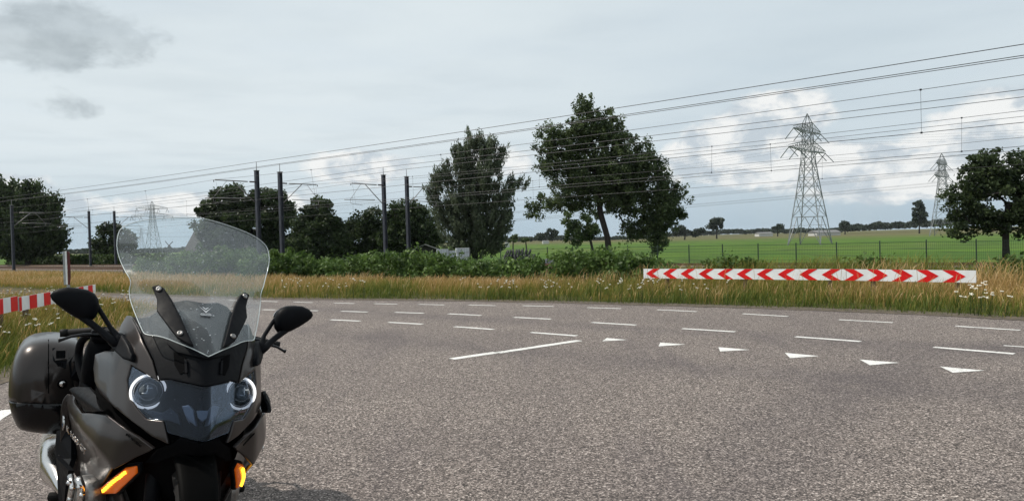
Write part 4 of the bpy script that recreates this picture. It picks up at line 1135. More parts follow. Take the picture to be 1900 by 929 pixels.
# ------------------------------------------------------------------ wild flowers
stem_m = leafmat('flower stem', (.05, .08, .02), (.08, .11, .03))
pet = mat('white umbel', (.70, .68, .58), .7, var=.12, scale=30); yel = mat('yellow petals', (.62, .46, .03), .6)
def make_umbel(h, r_, petal, seed, nh=5):
    g = np.random.default_rng(seed); root = empty('wild_flower')
    s_ = MB(); f_ = MB()
    for k in range(nh):
        a = g.uniform(0, 6.28); rr = r_ * g.uniform(.6, 2.6); hh = h * g.uniform(.75, 1.0)
        t_ = Vector((math.cos(a) * rr, math.sin(a) * rr, hh)); s_.tube([(0, 0, 0), (t_.x * .35, t_.y * .35, hh * .6), t_], [.004, .003, .002], 4)
        for q in range(9):
            b_ = g.uniform(0, 6.28); r2 = r_ * .62 * g.random() ** .5; c_ = t_ + Vector((math.cos(b_) * r2, math.sin(b_) * r2, .012 * g.random()))
            e_ = r_ * g.uniform(.22, .34); tl = g.normal(0, .25, 2)
            f_.pts([c_ + Vector((math.cos(x_) * e_, math.sin(x_) * e_, (math.cos(x_) * tl[0] + math.sin(x_) * tl[1]) * e_)) for x_ in (0, 1.05, 2.1, 3.14, 4.19, 5.24)] + [c_ + Vector((0, 0, .010))],
                   [(0, 1, 6), (1, 2, 6), (2, 3, 6), (3, 4, 6), (4, 5, 6), (5, 0, 6)])
    o_ = len(s_.V); ns_ = len(s_.F); s_.V += f_.V; s_.F += [tuple(i + o_ for i in q) for q in f_.F]
    bpy.data.objects.remove(root); o = s_.build('wild_flower', stem_m); o.data.materials.append(petal)
    for i, p in enumerate(o.data.polygons): p.material_index = 1 if i >= ns_ else 0
    return o
protos = [make_umbel(.62, .040, pet, 1, 3), make_umbel(.45, .036, pet, 2, 3), make_umbel(.6, .030, yel, 3, 4)]
used = [False] * 3
GF = ['white umbel flowers in the verge', 'white umbel flowers in the verge', 'yellow flowers in the verge']
FL = ['white umbel flower standing in the long grass of the verge', 'white umbel flower standing in the long grass of the verge', 'yellow ragwort flower in the verge grass below the chevron boards']
spots = [(1681, 558, 0), (1700, 545, 0), (1723, 538, 0), (1736, 556, 0), (1752, 530, 0), (1766, 553, 0), (1772, 560, 1), (1779, 566, 1), (1800, 568, 0), (1808, 574, 1), (1815, 575, 0), (1820, 567, 0), (1733, 543, 1), (1745, 549, 1),
         (1835, 586, 1), (1838, 592, 1), (1866, 590, 1), (1843, 560, 0), (1878, 545, 0), (1890, 550, 0), (1700, 533, 0), (1660, 545, 0), (1725, 552, 1), (1690, 560, 1), (1712, 541, 0), (1760, 545, 0), (1785, 558, 0), (1828, 580, 1), (1735, 530, 0), (1795, 545, 0),
         (1268, 548, 0), (1308, 545, 0), (1328, 548, 0), (1262, 556, 1), (1290, 552, 1), (1310, 556, 1), (1350, 556, 0), (1352, 550, 2), (1364, 548, 2), (1378, 550, 2), (1170, 552, 1), (1185, 545, 1), (1225, 553, 0), (1156, 548, 0)]
g_ = np.random.default_rng(12)
for _ in range(34): spots.append((g_.uniform(860, 1230), g_.uniform(541, 552), int(g_.integers(0, 2))))
for _ in range(16): spots.append((g_.uniform(520, 700), g_.uniform(535, 548), int(g_.integers(0, 2))))
for px, py, k in spots:
    # the flower head shows at (px, py): stand its foot on the verge behind the road edge
    hgt = (.62, .45, .6)[k] * .9
    v_ = ray(px, py)
    best = None
    for q in np.arange(9, 30, .15):
        x_, y_ = v_.x * q / v_.y, q; zz = HCAM + v_.z * q / v_.y
        if dist_poly(far_edge, np.array([x_]), np.array([y_]))[0] > .25 and s_of(x_, y_) > -20.6 and not inside(rp, np.array([x_]), np.array([y_]))[0]:
            e_ = abs(zz - hgt - gz(x_, y_))
            if best is None or e_ < best[0]: best = (e_, x_, y_)
    if best is None: continue
    _, x_, y_ = best
    o = protos[k] if not used[k] else copy_tree(protos[k]); used[k] = True
    o.location = (x_, y_, gz(x_, y_)); o.rotation_euler = (0, 0, random.uniform(0, 6.28)); sc_f = random.uniform(.85, 1.15) * (1 if px > 1600 else .7); o.scale = (sc_f, sc_f, random.uniform(.9, 1.05))
    rg = 'right' if px > 1600 else ('mid' if px > 840 else 'left')
    if k == 2: tag(o, FL[k], 'flower', GF[k])
    else: tag(o, {'right': 'large white umbel flower in the grass around the right end of the chevron board', 'mid': 'small white umbel flower in the verge grass left of and below the chevron board', 'left': 'small white umbel flower in the verge just right of the motorcycle windscreen'}[rg], 'flower', 'white umbel flowers, ' + {'right': 'right end of the verge', 'mid': 'middle of the verge', 'left': 'verge by the windscreen'}[rg])
# umbels in the left wedge
for _ in range(46):
    px, py = g_.uniform(0, 240), g_.uniform(560, 660); q = gr(px, py)
    if not inside(wedge_poly, np.array([q.x]), np.array([q.y]))[0] or dist_poly(wedge_edge, np.array([q.x]), np.array([q.y]))[0] < .4: continue
    o = copy_tree(protos[1]); o.location = (q.x, q.y, -.03); o.rotation_euler = (0, 0, random.uniform(0, 6.28)); o.scale = (.95, .95, random.uniform(.8, 1.1))
    tag(o, 'white umbel flower in the rough grass by the barrier boards', 'flower', 'white umbel flowers by the barrier boards')

# ------------------------------------------------------------------ touring motorcycle
BP, BYAW, BLEAN = Vector((-1.3593, 2.8014, 0)), 0.55222, 0.15168
_f = Vector((math.sin(BYAW), -math.cos(BYAW), 0)); _r = Vector((-math.cos(BYAW), -math.sin(BYAW), 0)); _z = Vector((0, 0, 1))
b_up = _z * math.cos(BLEAN) - _r * math.sin(BLEAN); b_rt = _r * math.cos(BLEAN) + _z * math.sin(BLEAN)
BM = Matrix(((b_rt.x, _f.x, b_up.x, BP.x), (b_rt.y, _f.y, b_up.y, BP.y), (b_rt.z, _f.z, b_up.z, BP.z), (0, 0, 0, 1)))
BI = np.array(BM.inverted())
bike = empty('motorcycle'); bike.matrix_world = BM
tag(bike, 'dark grey touring motorcycle with tall clear windscreen and lit orange indicators, leaning on its stand', 'motorcycle')
CL = BI[:3, :3] @ np.array([0, 0, HCAM]) + BI[:3, 3]

# body surface in the bike's own frame: x to the rider's right, y forward, z up
_yz = [.1, .3, .5, .62, .70, .737, .80, .911, 1.02, 1.10, 1.175, 1.26, 1.5]; _yc = [.02, .10, .20, .275, .312, .315, .297, .235, .175, .115, .045, -.04, -.3]
_dx = [-1, 0, .09, .14, .21, .34, .55, .8, 1.1, 1.6, 3]; _xx = [-1.1, 0, .092, .133, .192, .245, .29, .32, .335, .34, .34]
_wz = [.2, .4, .5, .7, .95, 1.02, 1.1, 1.2, 1.3]; _ww = [.7, .86, .95, 1.0, 1.0, .95, .84, .70, .5]
def smi(v, xs, ys):                       # softened table lookup
    return (np.interp(v, xs, ys) * 2 + np.interp(v - .02, xs, ys) + np.interp(v + .02, xs, ys)) / 4
def bodyF(P):
    x, y, z = P[..., 0], P[..., 1], P[..., 2]
    return np.sqrt(x * x + .0009) - .03 - smi(z, _wz, _ww) * smi(smi(z, _yz, _yc) - y, _dx, _xx)
_kz = [.98, 1.02, 1.07, 1.23, 1.41, 1.55]; _kk = [4.2, 3.9, 3.6, 2.7, 1.45, 1.1]
def shieldG(P):
    x, y, z = P[..., 0], P[..., 1], P[..., 2]
    yc = .231 - (z - 1.021) * 1.083 - .006 * np.exp(-((z - 1.19) / .05) ** 2)
    rip = .022 * np.exp(-((z - 1.27 - .5 * (np.abs(x) - .2) ** 2) / .035) ** 2) * np.clip(np.abs(x) / .22, 0, 1) ** 2
    return y - (yc - np.interp(z, _kz, _kk) * x * x + rip)
def hits(px, surf, k0=1.6, k1=6.5, n=260):
    px = np.asarray(px, float)
    d = np.array([list(ray(a, b_)) for a, b_ in px]) @ BI[:3, :3].T
    ks = np.linspace(k0, k1, n); lo = np.full(len(px), np.nan); hi = lo.copy(); prev = None; best = np.full(len(px), 1e9); kb = np.full(len(px), k0)
    for k in ks:
        g = surf(CL + d * k)
        b_ = np.abs(g) < best; best[b_] = np.abs(g)[b_]; kb[b_] = k
        if prev is not None:
            s_ = np.isnan(lo) & (prev > 0) & (g <= 0); lo[s_] = kp; hi[s_] = k
        prev, kp = g, k
    miss = np.isnan(lo); lo[miss] = kb[miss]; hi[miss] = kb[miss]
    for _ in range(30):
        m_ = (lo + hi) / 2; g = surf(CL + d * m_[:, None]); pos = g > 0
        lo = np.where(pos, m_, lo); hi = np.where(pos, hi, m_)
    kk = (lo + hi) / 2
    if surf is bodyF: kk = np.minimum(kk, (-.60 - CL[1]) / d[:, 1])      # the fairing ends ahead of the rider's knees
    return CL + d * kk[:, None]
def normals(P, surf):
    e = 1e-3; N = np.stack([surf(P + np.eye(3)[i] * e) - surf(P - np.eye(3)[i] * e) for i in range(3)], -1)
    return N / np.linalg.norm(N, axis=-1, keepdims=True)
def at_y(px, py, y):
    d = BI[:3, :3] @ np.array(list(ray(px, py))); k = (y - CL[1]) / d[1]; return Vector(CL + d * k)
def panel(name, outline, surf, material, parent, off=0.0, thick=.006, mode='pair', step=6.0, fn=None, smooth=True, bev=0.0, shell=True):
    """outline: photo points of the rider's right half (a third value marks the centre plane); mirrored for the other half"""
    Pp = []; cen = []
    n = len(outline)
    for i in range(n):
        a, b_ = outline[i], outline[(i + 1) % n]; L = math.hypot(b_[0] - a[0], b_[1] - a[1]); k = max(1, int(round(L / step)))
        for q in range(k):
            f = q / k; Pp.append((a[0] + (b_[0] - a[0]) * f, a[1] + (b_[1] - a[1]) * f))
            cen.append((len(a) > 2 and q == 0) or (len(a) > 2 and len(b_) > 2))
    nb = len(Pp)
    xs = [p[0] for p in Pp]; ys = [p[1] for p in Pp]
    X_, Y_ = np.meshgrid(np.arange(min(xs), max(xs), step), np.arange(min(ys), max(ys), step)); X_ = X_.ravel(); Y_ = Y_.ravel()
    ins = inside(Pp, X_, Y_) & (dist_poly(Pp + [Pp[0]], X_, Y_) > step * .45)
    allp = [Vector(p) for p in Pp] + [Vector((a, b_)) for a, b_ in zip(X_[ins], Y_[ins])]
    r_ = delaunay_2d_cdt(allp, [], [list(range(nb))], 1, 1e-6)
    v2, faces, orig = r_[0], r_[2], r_[3]
    P_ = hits([tuple(v) for v in v2], surf)
    cm = np.array([any(o < nb and cen[o] for o in og) for og in orig])
    P_[:, 0] = np.maximum(P_[:, 0], 0.0); P_[cm, 0] = 0
    N = normals(P_, surf); N[cm, 0] = 0
    o_ = off if fn is None else off + fn(P_, np.array([tuple(v) for v in v2]))
    P_ = P_ + N * (np.asarray(o_)[..., None] if fn is not None else o_)
    P_[cm, 0] = 0
    out_ = []
    for sd in ((1, -1) if mode == 'pair' else (0,)):
        V = P_.copy(); F_ = [tuple(f) for f in faces]
        if sd == -1: V[:, 0] *= -1
        if sd == 0:
            V2 = P_.copy(); V2[:, 0] *= -1; nn = len(V); V = np.concatenate([V, V2]); F_ = F_ + [tuple(i + nn for i in reversed(f)) for f in F_]
        m = MB(); m.V = [tuple(v) for v in V]; m.F = F_
        me = bpy.data.meshes.new(name); me.from_pydata(m.V, [], m.F); bm = bmesh.new(); bm.from_mesh(me)
        bmesh.ops.remove_doubles(bm, verts=bm.verts, dist=2e-4); bmesh.ops.recalc_face_normals(bm, faces=bm.faces)
        s_ = sum(f.normal.y * f.calc_area() for f in bm.faces)
        if s_ < 0: bmesh.ops.reverse_faces(bm, faces=bm.faces)
        bm.to_mesh(me); bm.free(); me.materials.append(material)
        if smooth:
            for p in me.polygons: p.use_smooth = True
        o = link(bpy.data.objects.new(name, me), parent)
        if shell:
            so_ = o.modifiers.new('thickness', 'SOLIDIFY'); so_.thickness = thick; so_.offset = -1
            bv = o.modifiers.new('bevel', 'BEVEL'); bv.width = bev or thick * .3; bv.segments = 2; bv.limit_method = 'ANGLE'; bv.angle_limit = R(50)
            o.modifiers.new('wn', 'WEIGHTED_NORMAL')
        out_.append(o)
    return out_

paint = mat('dark grey metallic paint', (.042, .036, .034), .30, metal=.6, var=.0, scale=140, coat=.25, spec=.2)
gblack = mat('gloss black paint', (.005, .005, .006), .22, spec=.30)
mblack = mat('matt black plastic', (.0040, .0045, .006), .52, var=.2, scale=30, spec=.08)
rblack = mat('black rubber', (.009, .009, .009), .7, spec=.2)
shell_m = mat('black inner shell', (.002, .002, .0025), .8, spec=.05)
chrome = mat('polished metal', (.62, .61, .60), .18, metal=1.0, var=.08, scale=8)
alu = mat('cast engine metal', (.30, .29, .28), .38, metal=.9, var=.3, scale=14, bump=.2)
silv = mat('silver reflector', (.30, .34, .40), .35, metal=.5)

# inner dark shell: closed body behind all the panels
def body_shell():
    zs = np.linspace(.30, 1.12, 15); ds = np.concatenate([np.linspace(0, .3, 9), np.linspace(.36, .72, 5)])
    ring = []
    for z in zs:
        row = []
        for d in list(reversed(ds)):
            row.append((d, -1))
        for d in ds[1:]: row.append((d, 1))
        pts = []
        for d, s_ in row:
            d *= 1 if z < .9 else max(.32, 1 - (z - .9) * 4)
            xx = float(smi(z, _wz, _ww) * smi(d, _dx, _xx)); x = math.sqrt(max(0, (max(xx, 0) + .03) ** 2 - .0009))
            yc = float(smi(z, _yz, _yc)); x = max(0, x - .035); y = yc - d - .065
            pts.append((s_ * x, y, z))
        ring.append(pts)
    m = MB(); n = len(ring[0])
    for r_ in ring: m.V += r_
    for i in range(len(ring) - 1):
        for k in range(n): m.F.append((i * n + k, i * n + (k + 1) % n, (i + 1) * n + (k + 1) % n, (i + 1) * n + k))
    m.F.append(tuple(range(n))); m.F.append(tuple((len(ring) - 1) * n + k for k in range(n)))
    return m.build('inner_fairing', shell_m, bike, smooth=False)
body_shell()

# painted upper cowls beside the headlights
cowl = [(313, 823), (283, 809), (248, 783), (212, 754), (187.6, 731), (177, 708), (175, 683), (178, 657), (196, 651), (213, 652), (217, 634), (225, 604), (236, 586), (243, 586), (254, 604.6), (266, 634), (283.7, 669.6), (293, 706),
        (244, 677.4), (236.7, 703.4), (239.6, 735.3), (258.5, 761.4), (273, 777.3), (303.4, 780.2)]
panel('side_cowl', cowl, bodyF, paint, bike, off=.004, thick=.012)
# matt centre cowl under the windscreen
centre = [(380, 717, 1), (346, 710), (313.5, 703), (294.5, 705), (285, 669.6), (267.5, 634), (255.5, 604.6), (245, 587), (262, 589), (278, 586), (296, 575), (318.6, 560), (345, 556), (383, 562, 1)]
cc_ = panel('centre_cowl', centre, bodyF, mblack, bike, off=.0, thick=.012, mode='join')[0]
panel('intake_shade', [(322, 652), (345, 662), (347, 690), (334, 694), (324, 676)], bodyF, shell_m, cc_, off=.0025, thick=.002)  # near-black plates on the cowl, the shade inside the intake holes as colour
panel('intake_lip', [(343.5, 666), (348.5, 668), (349.5, 692), (344.5, 694)], bodyF, mblack, cc_, off=.007, thick=.004)
panel('dash_hump', [(384, 598, 1), (340, 594), (318, 604), (312, 640), (330, 655), (386, 668, 1)], bodyF, mblack, cc_, off=.010, thick=.008, mode='join')
# headlight unit
glass_t = bpy.data.materials.new('tinted headlight cover'); glass_t.use_nodes = True; t = NT(glass_t.node_tree)
o_ = t.n['Material Output']; tcn = t.add('ShaderNodeTexCoord').outputs['Object']
trp = t.add('ShaderNodeBsdfTransparent', {'Color': rgb(.62, .66, .72)}); gls_ = t.add('ShaderNodeBsdfGlossy', {'Color': rgb(.9, .95, 1), 'Roughness': .08}); df = t.add('ShaderNodeBsdfDiffuse', {'Color': rgb(.40, .46, .55)})
fr = t.add('ShaderNodeFresnel', {'IOR': 1.45}).outputs[0]
a_ = t.add('ShaderNodeMixShader', {0: t.m('MULTIPLY', fr, .30), 1: trp.outputs[0], 2: gls_.outputs[0]})
bug = t.add('ShaderNodeTexVoronoi', {'Vector': tcn, 'Scale': 42.0}); bugs = t.ramp(bug.outputs['Distance'], .10, .04); bug2 = t.noise(tcn, 11, 3, .6)
a_ = t.add('ShaderNodeMixShader', {0: t.m('ADD', .012, t.m('MULTIPLY', t.m('MULTIPLY', bugs, t.ramp(bug2, .5, .6)), .6)), 1: a_.outputs[0], 2: df.outputs[0]})
t.put(o_.inputs[0], a_)
hl = [(376, 818, 1), (362.7, 816.4), (325, 806.2), (311.5, 801.9), (304.5, 779), (274, 776), (259.5, 760.4), (240.6, 734.6), (237.7, 703.6), (244.6, 678.8), (292, 707), (313.5, 704), (346, 711), (380, 718, 1)]
hg = panel('headlight_cover', hl, bodyF, glass_t, bike, off=.001, thick=.004, mode='join')[0]
hb = panel('headlight_housing', hl, bodyF, mat('headlight housing', (.010, .012, .018), .4, spec=.2), bike, off=-.052, thick=.004, mode='join')[0]
wed = [(331, 750), (345, 747), (353, 756), (358.4, 789), (341, 776)]
panel('reflector_wedge', wed, bodyF, silv, hb, off=-.020, thick=.02)
panel('reflector_wedge', [(360, 758), (372, 757, 1), (372, 778, 1), (363, 771)], bodyF, silv, hb, off=-.022, thick=.02, mode='join')
panel('inner_bezel', [(240.6, 738), (256, 758), (274, 774), (304, 778), (325, 785), (322, 765), (306, 752), (290, 762), (262, 756)], bodyF, mat('bezel blue grey', (.045, .055, .075), .3), hb, off=-.030, thick=.01)
ringm = mat('light ring', (.6, .6, .6), .35, **{'Emission Color': rgb(1, 1, 1), 'Emission Strength': .95})
lensm = mat('projector lens', (.035, .045, .055), .06, coat=.6, spec=.8)
def ringobj(s_):
    root = empty('headlight_ring', parent=bike); bpy.data.objects.remove(root)
    c = Vector((s_ * .163, .068, .866)); m = MB()
    q = Matrix.Rotation(-s_ * R(14), 3, 'Z') @ Matrix.Rotation(R(12), 3, 'X')
    def lat(prof, n=40):
        mm = MB(); mm.lathe(prof, (0, 0, 0), 'Y', n, closed=True); mm.V = [tuple(c + q @ Vector(v)) for v in mm.V]; return mm
    rr = lat([(.0545, 0), (.0545, .008), (.058, .011), (.0625, .009), (.0635, .002), (.060, -.004)]).build('light_ring', ringm, bike, smooth=True)
    lat([(.049, -.01), (.049, .005), (.0475, .007), (.0465, .004), (.0465, -.01)]).build('bezel', chrome, rr, smooth=True)
    lat([(.001, .030), (.016, .028), (.028, .020), (.036, .006), (.038, -.01), (.001, -.01)]).build('projector_lens', lensm, rr, smooth=True)
    mm = MB(); mm.box((0, .030, .006), (.004, .006, .03)); mm.box((.008, .029, -.008), (.018, .006, .004)); mm.box((-.006, .03, .012), (.02, .005, .004)); mm.V = [tuple(c + q @ Vector(v)) for v in mm.V]; mm.build('filament_mount', chrome, rr)
for s_ in (1, -1): ringobj(s_)
# lower side fairings with a crease
crease = [(143, 745), (151, 760), (169, 787), (193, 814.6), (229, 858), (245, 880)]
def cr_off(P_, v2):
    d = dist_poly(crease, v2[:, 0], v2[:, 1]); return .034 * np.clip(1 - d / 48, 0, 1) ** 1.1
lowf = [(286.5, 831), (260, 811), (238, 796), (211, 774.6), (203, 768), (184, 766), (168, 765), (154, 747), (147, 731), (140, 731), (131, 745), (123, 762), (116, 796), (114.6, 814.6), (120, 836), (127, 851), (138, 873), (147, 885.5), (160, 898), (170, 904), (180, 906), (189, 899), (225.6, 861), (256, 845), (278, 836)]
lf = panel('side_fairing', lowf, bodyF, paint, bike, off=.006, thick=.014, fn=cr_off, step=4.0)
panel('vent_trim', [(150, 723), (157, 718), (177, 718.6), (192, 734), (209, 763), (190, 764), (170, 763)], bodyF, mblack, bike, off=.026, thick=.012, step=3.0, fn=lambda P_, v2: .020 * np.clip(1 - dist_poly([(153, 723), (206, 762)], v2[:, 0], v2[:, 1]) / 14, 0, 1) ** .7)
panel('belly_trim', [(112, 834), (123, 834), (132, 850), (142, 872), (154, 889), (148, 893), (128, 872), (104, 846)], bodyF, paint, bike, off=-.008, thick=.01)
panel('spoiler_tip', [(190, 913), (217, 914), (226, 935), (230, 952), (206, 950)], bodyF, paint, bike, off=-.01, thick=.012)
panel('lower_grille', [(286, 836), (312, 826), (330, 812), (376, 826, 1), (374, 850, 1), (330, 846), (285, 862), (262, 862)], bodyF, shell_m, bike, off=-.012, thick=.01, mode='join')
panel('gap_shade_sheet', [(288, 846), (262, 868), (238, 892), (236, 940), (366, 940, 1), (374, 842, 1)], bodyF, shell_m, bike, off=-.045, thick=.01, mode='join')  # added near-black sheet, puts the shade of the front gaps into colour
# indicators
amb = mat('amber lens', (.50, .11, .01), .25, coat=.5, **{'Emission Color': rgb(1, .16, .0), 'Emission Strength': .22})
led = mat('lit indicator diodes', (1, .5, .05), .3, **{'Emission Color': rgb(1, .50, .03), 'Emission Strength': 2.6})
ind = [(187, 905.6), (235.6, 865.5), (256.5, 862), (257.5, 874.6), (218, 913), (194.6, 914)]
ips = panel('indicator', ind, bodyF, amb, bike, off=.012, thick=.03)
bez = panel('indicator_bezel', [(183, 908), (234, 862), (260, 858), (262, 877), (220, 918), (190, 919)], bodyF, mblack, bike, off=.004, thick=.02)
hp = hits([(199 + (238 - 199) * k / 11, 906 + (871.5 - 906) * k / 11) for k in range(12)], bodyF); hn = normals(hp, bodyF)
for par_, s_ in zip(ips, (1, -1)):
    m = MB()
    for p_, n_ in zip(hp, hn):
        c_ = Vector(p_ + n_ * .016); c_.x *= s_
        m.box(c_, (.009, .007, .011), Matrix.Rotation(R(20) * s_, 3, 'Y'))
    p0, p1 = Vector(hp[0] + hn[0] * .012), Vector(hp[-1] + hn[-1] * .012); p0.x *= s_; p1.x *= s_
    m.tube([p0, p1], .006, 6)
    m.build('diode_row', led, par_)
# badge and lettering on the side fairings
def put_text(txt, p0, p1, size, material, parent, off, ext_=.002, flip=False):
    H_ = hits([p0, p1], bodyF); Nn = normals(H_, bodyF).mean(0); a, b_ = Vector(H_[0]), Vector(H_[1]); nrm = Vector(Nn)
    if flip: a.x *= -1; b_.x *= -1; nrm.x *= -1; a, b_ = b_, a
    d = (b_ - a).normalized(); u_ = nrm.cross(d).normalized(); n2 = d.cross(u_)
    cu = bpy.data.curves.new('lettering', 'FONT'); cu.body = txt; cu.size = size; cu.extrude = ext_; cu.align_x = 'CENTER'; cu.align_y = 'CENTER'
    tmp = bpy.data.objects.new('lettering', cu); COL.objects.link(tmp); dg = bpy.context.evaluated_depsgraph_get()
    me = bpy.data.meshes.new_from_object(tmp.evaluated_get(dg)); bpy.data.objects.remove(tmp)
    me.materials.clear(); me.materials.append(material)
    wx = max(v.co.x for v in me.vertices) - min(v.co.x for v in me.vertices); k = (b_ - a).length / wx
    for v in me.vertices: v.co.x *= k
    o = link(bpy.data.objects.new('lettering', me), parent); c_ = (a + b_) / 2 + nrm * off
    o.matrix_local = Matrix(((d.x, u_.x, n2.x, c_.x), (d.y, u_.y, n2.y, c_.y), (d.z, u_.z, n2.z, c_.z), (0, 0, 0, 1)))
    return o
bw = mat('white enamel', (.8, .8, .8), .25, coat=.6); bb = mat('blue enamel', (.02, .14, .45), .25, coat=.6)
for s_, par_ in ((1, lf[0]), (-1, lf[1])):
    put_text('K 1600 GT', (147, 790), (184, 834), .036, chrome, par_, .046, .0012, flip=s_ < 0)
    put_text('BMW MOTORRAD', (240, 803), (268, 826), .013, shell_m, par_, .014, .001, flip=s_ < 0)
    H_ = hits([(140, 781)], bodyF); n_ = Vector(normals(H_, bodyF)[0]); c_ = Vector(H_[0]) + n_ * .042
    if s_ < 0: c_.x *= -1; n_.x *= -1
    Q = n_.to_track_quat('Z', 'Y').to_matrix()
    def disc(prof, nm, ma, par, sect=None):
        mm = MB()
        if sect is None: mm.lathe(prof, (0, 0, 0), 'Z', 28)
        else:
            for a0_ in sect:
                pts = [(0, 0, .0055)] + [(.0205 * math.cos(a0_ + math.pi / 2 * k / 8), .0205 * math.sin(a0_ + math.pi / 2 * k / 8), .0055) for k in range(9)]
                mm.pts(pts, [(0, k + 1, k + 2) for k in range(8)])
        mm.V = [tuple(c_ + Q @ Vector(v)) for v in mm.V]; return mm.build(nm, ma, par, smooth=False)
    disc([(.001, 0), (.034, 0), (.034, .004), (.031, .006), (.022, .0045), (.001, .0045)], 'roundel', chrome, par_)
    disc(None, 'roundel_white', bw, par_, (0, math.pi)); disc(None, 'roundel_blue', bb, par_, (math.pi / 2, 3 * math.pi / 2))

# windscreen
wsm = bpy.data.materials.new('clear dusty windscreen'); wsm.use_nodes = True; t = NT(wsm.node_tree); o_ = t.n['Material Output']; tcn = t.add('ShaderNodeTexCoord').outputs['Object']
trp = t.add('ShaderNodeBsdfTransparent', {'Color': rgb(.95, .97, .975)}); gl2 = t.add('ShaderNodeBsdfGlossy', {'Color': rgb(1, 1, 1), 'Roughness': .05}); df = t.add('ShaderNodeBsdfDiffuse', {'Color': rgb(.72, .76, .80)})
fr = t.add('ShaderNodeFresnel', {'IOR': 1.42}).outputs[0]
a_ = t.add('ShaderNodeMixShader', {0: t.m('MULTIPLY', fr, .13), 1: trp.outputs[0], 2: gl2.outputs[0]})
vb = t.add('ShaderNodeTexVoronoi', {'Vector': tcn, 'Scale': 46.0}); vb2 = t.add('ShaderNodeTexVoronoi', {'Vector': t.add('ShaderNodeVectorMath', {0: tcn, 1: (1, 1, 2.2)}, operation='MULTIPLY').outputs[0], 'Scale': 17.0})
nb_ = t.noise(tcn, 9, 4, .7)
sp_ = t.m('MULTIPLY', t.ramp(vb.outputs['Distance'], .16, .05), t.ramp(nb_, .44, .60)); sp2 = t.m('MULTIPLY', t.ramp(vb2.outputs['Distance'], .10, .04), .8)
dust_veil = t.m('ADD', t.m('ADD', .010, t.m('MULTIPLY', nb_, .045)), t.m('MULTIPLY', t.m('MAXIMUM', sp_, sp2), .50))  # specks and dust, plus a pale veil imitating reflections in the colour
a_ = t.add('ShaderNodeMixShader', {0: dust_veil, 1: a_.outputs[0], 2: df.outputs[0]}); t.put(o_.inputs[0], a_)
wout = [(387, 661, 1), (356, 646), (328, 635), (308, 627), (290.5, 622.6), (270, 619.5), (262.4, 608.6), (251.5, 583.6), (243.5, 562), (240.4, 548), (240, 536.7), (242.5, 525), (240, 515), (234, 505.5), (223.4, 483.7), (217.5, 462), (217.5, 444), (221, 430), (228, 422), (247, 413.4), (278, 407.5), (325, 404), (367, 403.5, 1)]
def crom(P_, n=3):
    o_ = []
    for i in range(len(P_) - 1):
        p0, p1, p2, p3 = [np.array(P_[min(max(j, 0), len(P_) - 1)][:2], float) for j in (i - 1, i, i + 1, i + 2)]
        for k in range(n):
            f = k / n; q = .5 * (2 * p1 + (p2 - p0) * f + (2 * p0 - 5 * p1 + 4 * p2 - p3) * f * f + (3 * p1 - p0 - 3 * p2 + p3) * f ** 3)
            o_.append((q[0], q[1], 1) if i == 0 and k == 0 else (q[0], q[1]))
    return o_ + [P_[-1]]
wout = crom(wout)
ws = panel('windscreen', wout, shieldG, wsm, bike, off=0, thick=.004, mode='join', step=6.5, bev=.001)[0]
rim = hits([p[:2] for p in wout], shieldG); rim[0, 0] = 0; rim[-1, 0] = 0
path = [Vector(p) for p in rim] + [Vector((-p[0], p[1], p[2])) for p in rim[-2::-1]]
def smooth_path(P_, closed=True, n=3):
    out_ = []; N_ = len(P_)
    for i in range(N_ if closed else N_ - 1):
        p0, p1, p2, p3 = P_[(i - 1) % N_], P_[i], P_[(i + 1) % N_], P_[(i + 2) % N_]
        for k in range(n):
            f = k / n; out_.append(((p1 * 2) + (p2 - p0) * f + (p0 * 2 - p1 * 5 + p2 * 4 - p3) * f * f + (p1 * 3 - p0 - p2 * 3 + p3) * f ** 3) * .5)
    return out_
m = MB(); m.tube(path, .0018, 6)
m.build('screen_edge', mat('frosted screen edge', (.62, .68, .68), .3, Alpha=.75), ws, smooth=True)
brk_ = [(285, 533.5), (296.5, 531), (306, 537), (320, 558.6), (337, 593), (359.5, 645), (352, 643), (331, 630.4), (312, 606), (293.7, 581), (294, 559)]
bks = panel('screen_bracket', brk_, shieldG, mblack, bike, off=.016, thick=.015, bev=.004)
for par_, s_ in zip(bks, (1, -1)):
    for px_ in ((298, 539.5), (336, 623)):
        H_ = hits([px_], shieldG); n_ = Vector(normals(H_, shieldG)[0]); c_ = Vector(H_[0]) + n_ * .016
        if s_ < 0: c_.x *= -1; n_.x *= -1
        mm = MB(); mm.lathe([(.011, -.002), (.011, .003), (.008, .006), (.004, .006), (.003, .003), (.0005, .003)], (0, 0, 0), 'Z', 16); Q = n_.to_track_quat('Z', 'Y').to_matrix(); mm.V = [tuple(c_ + Q @ Vector(v)) for v in mm.V]
        mm.build('bolt', alu, par_, smooth=True)
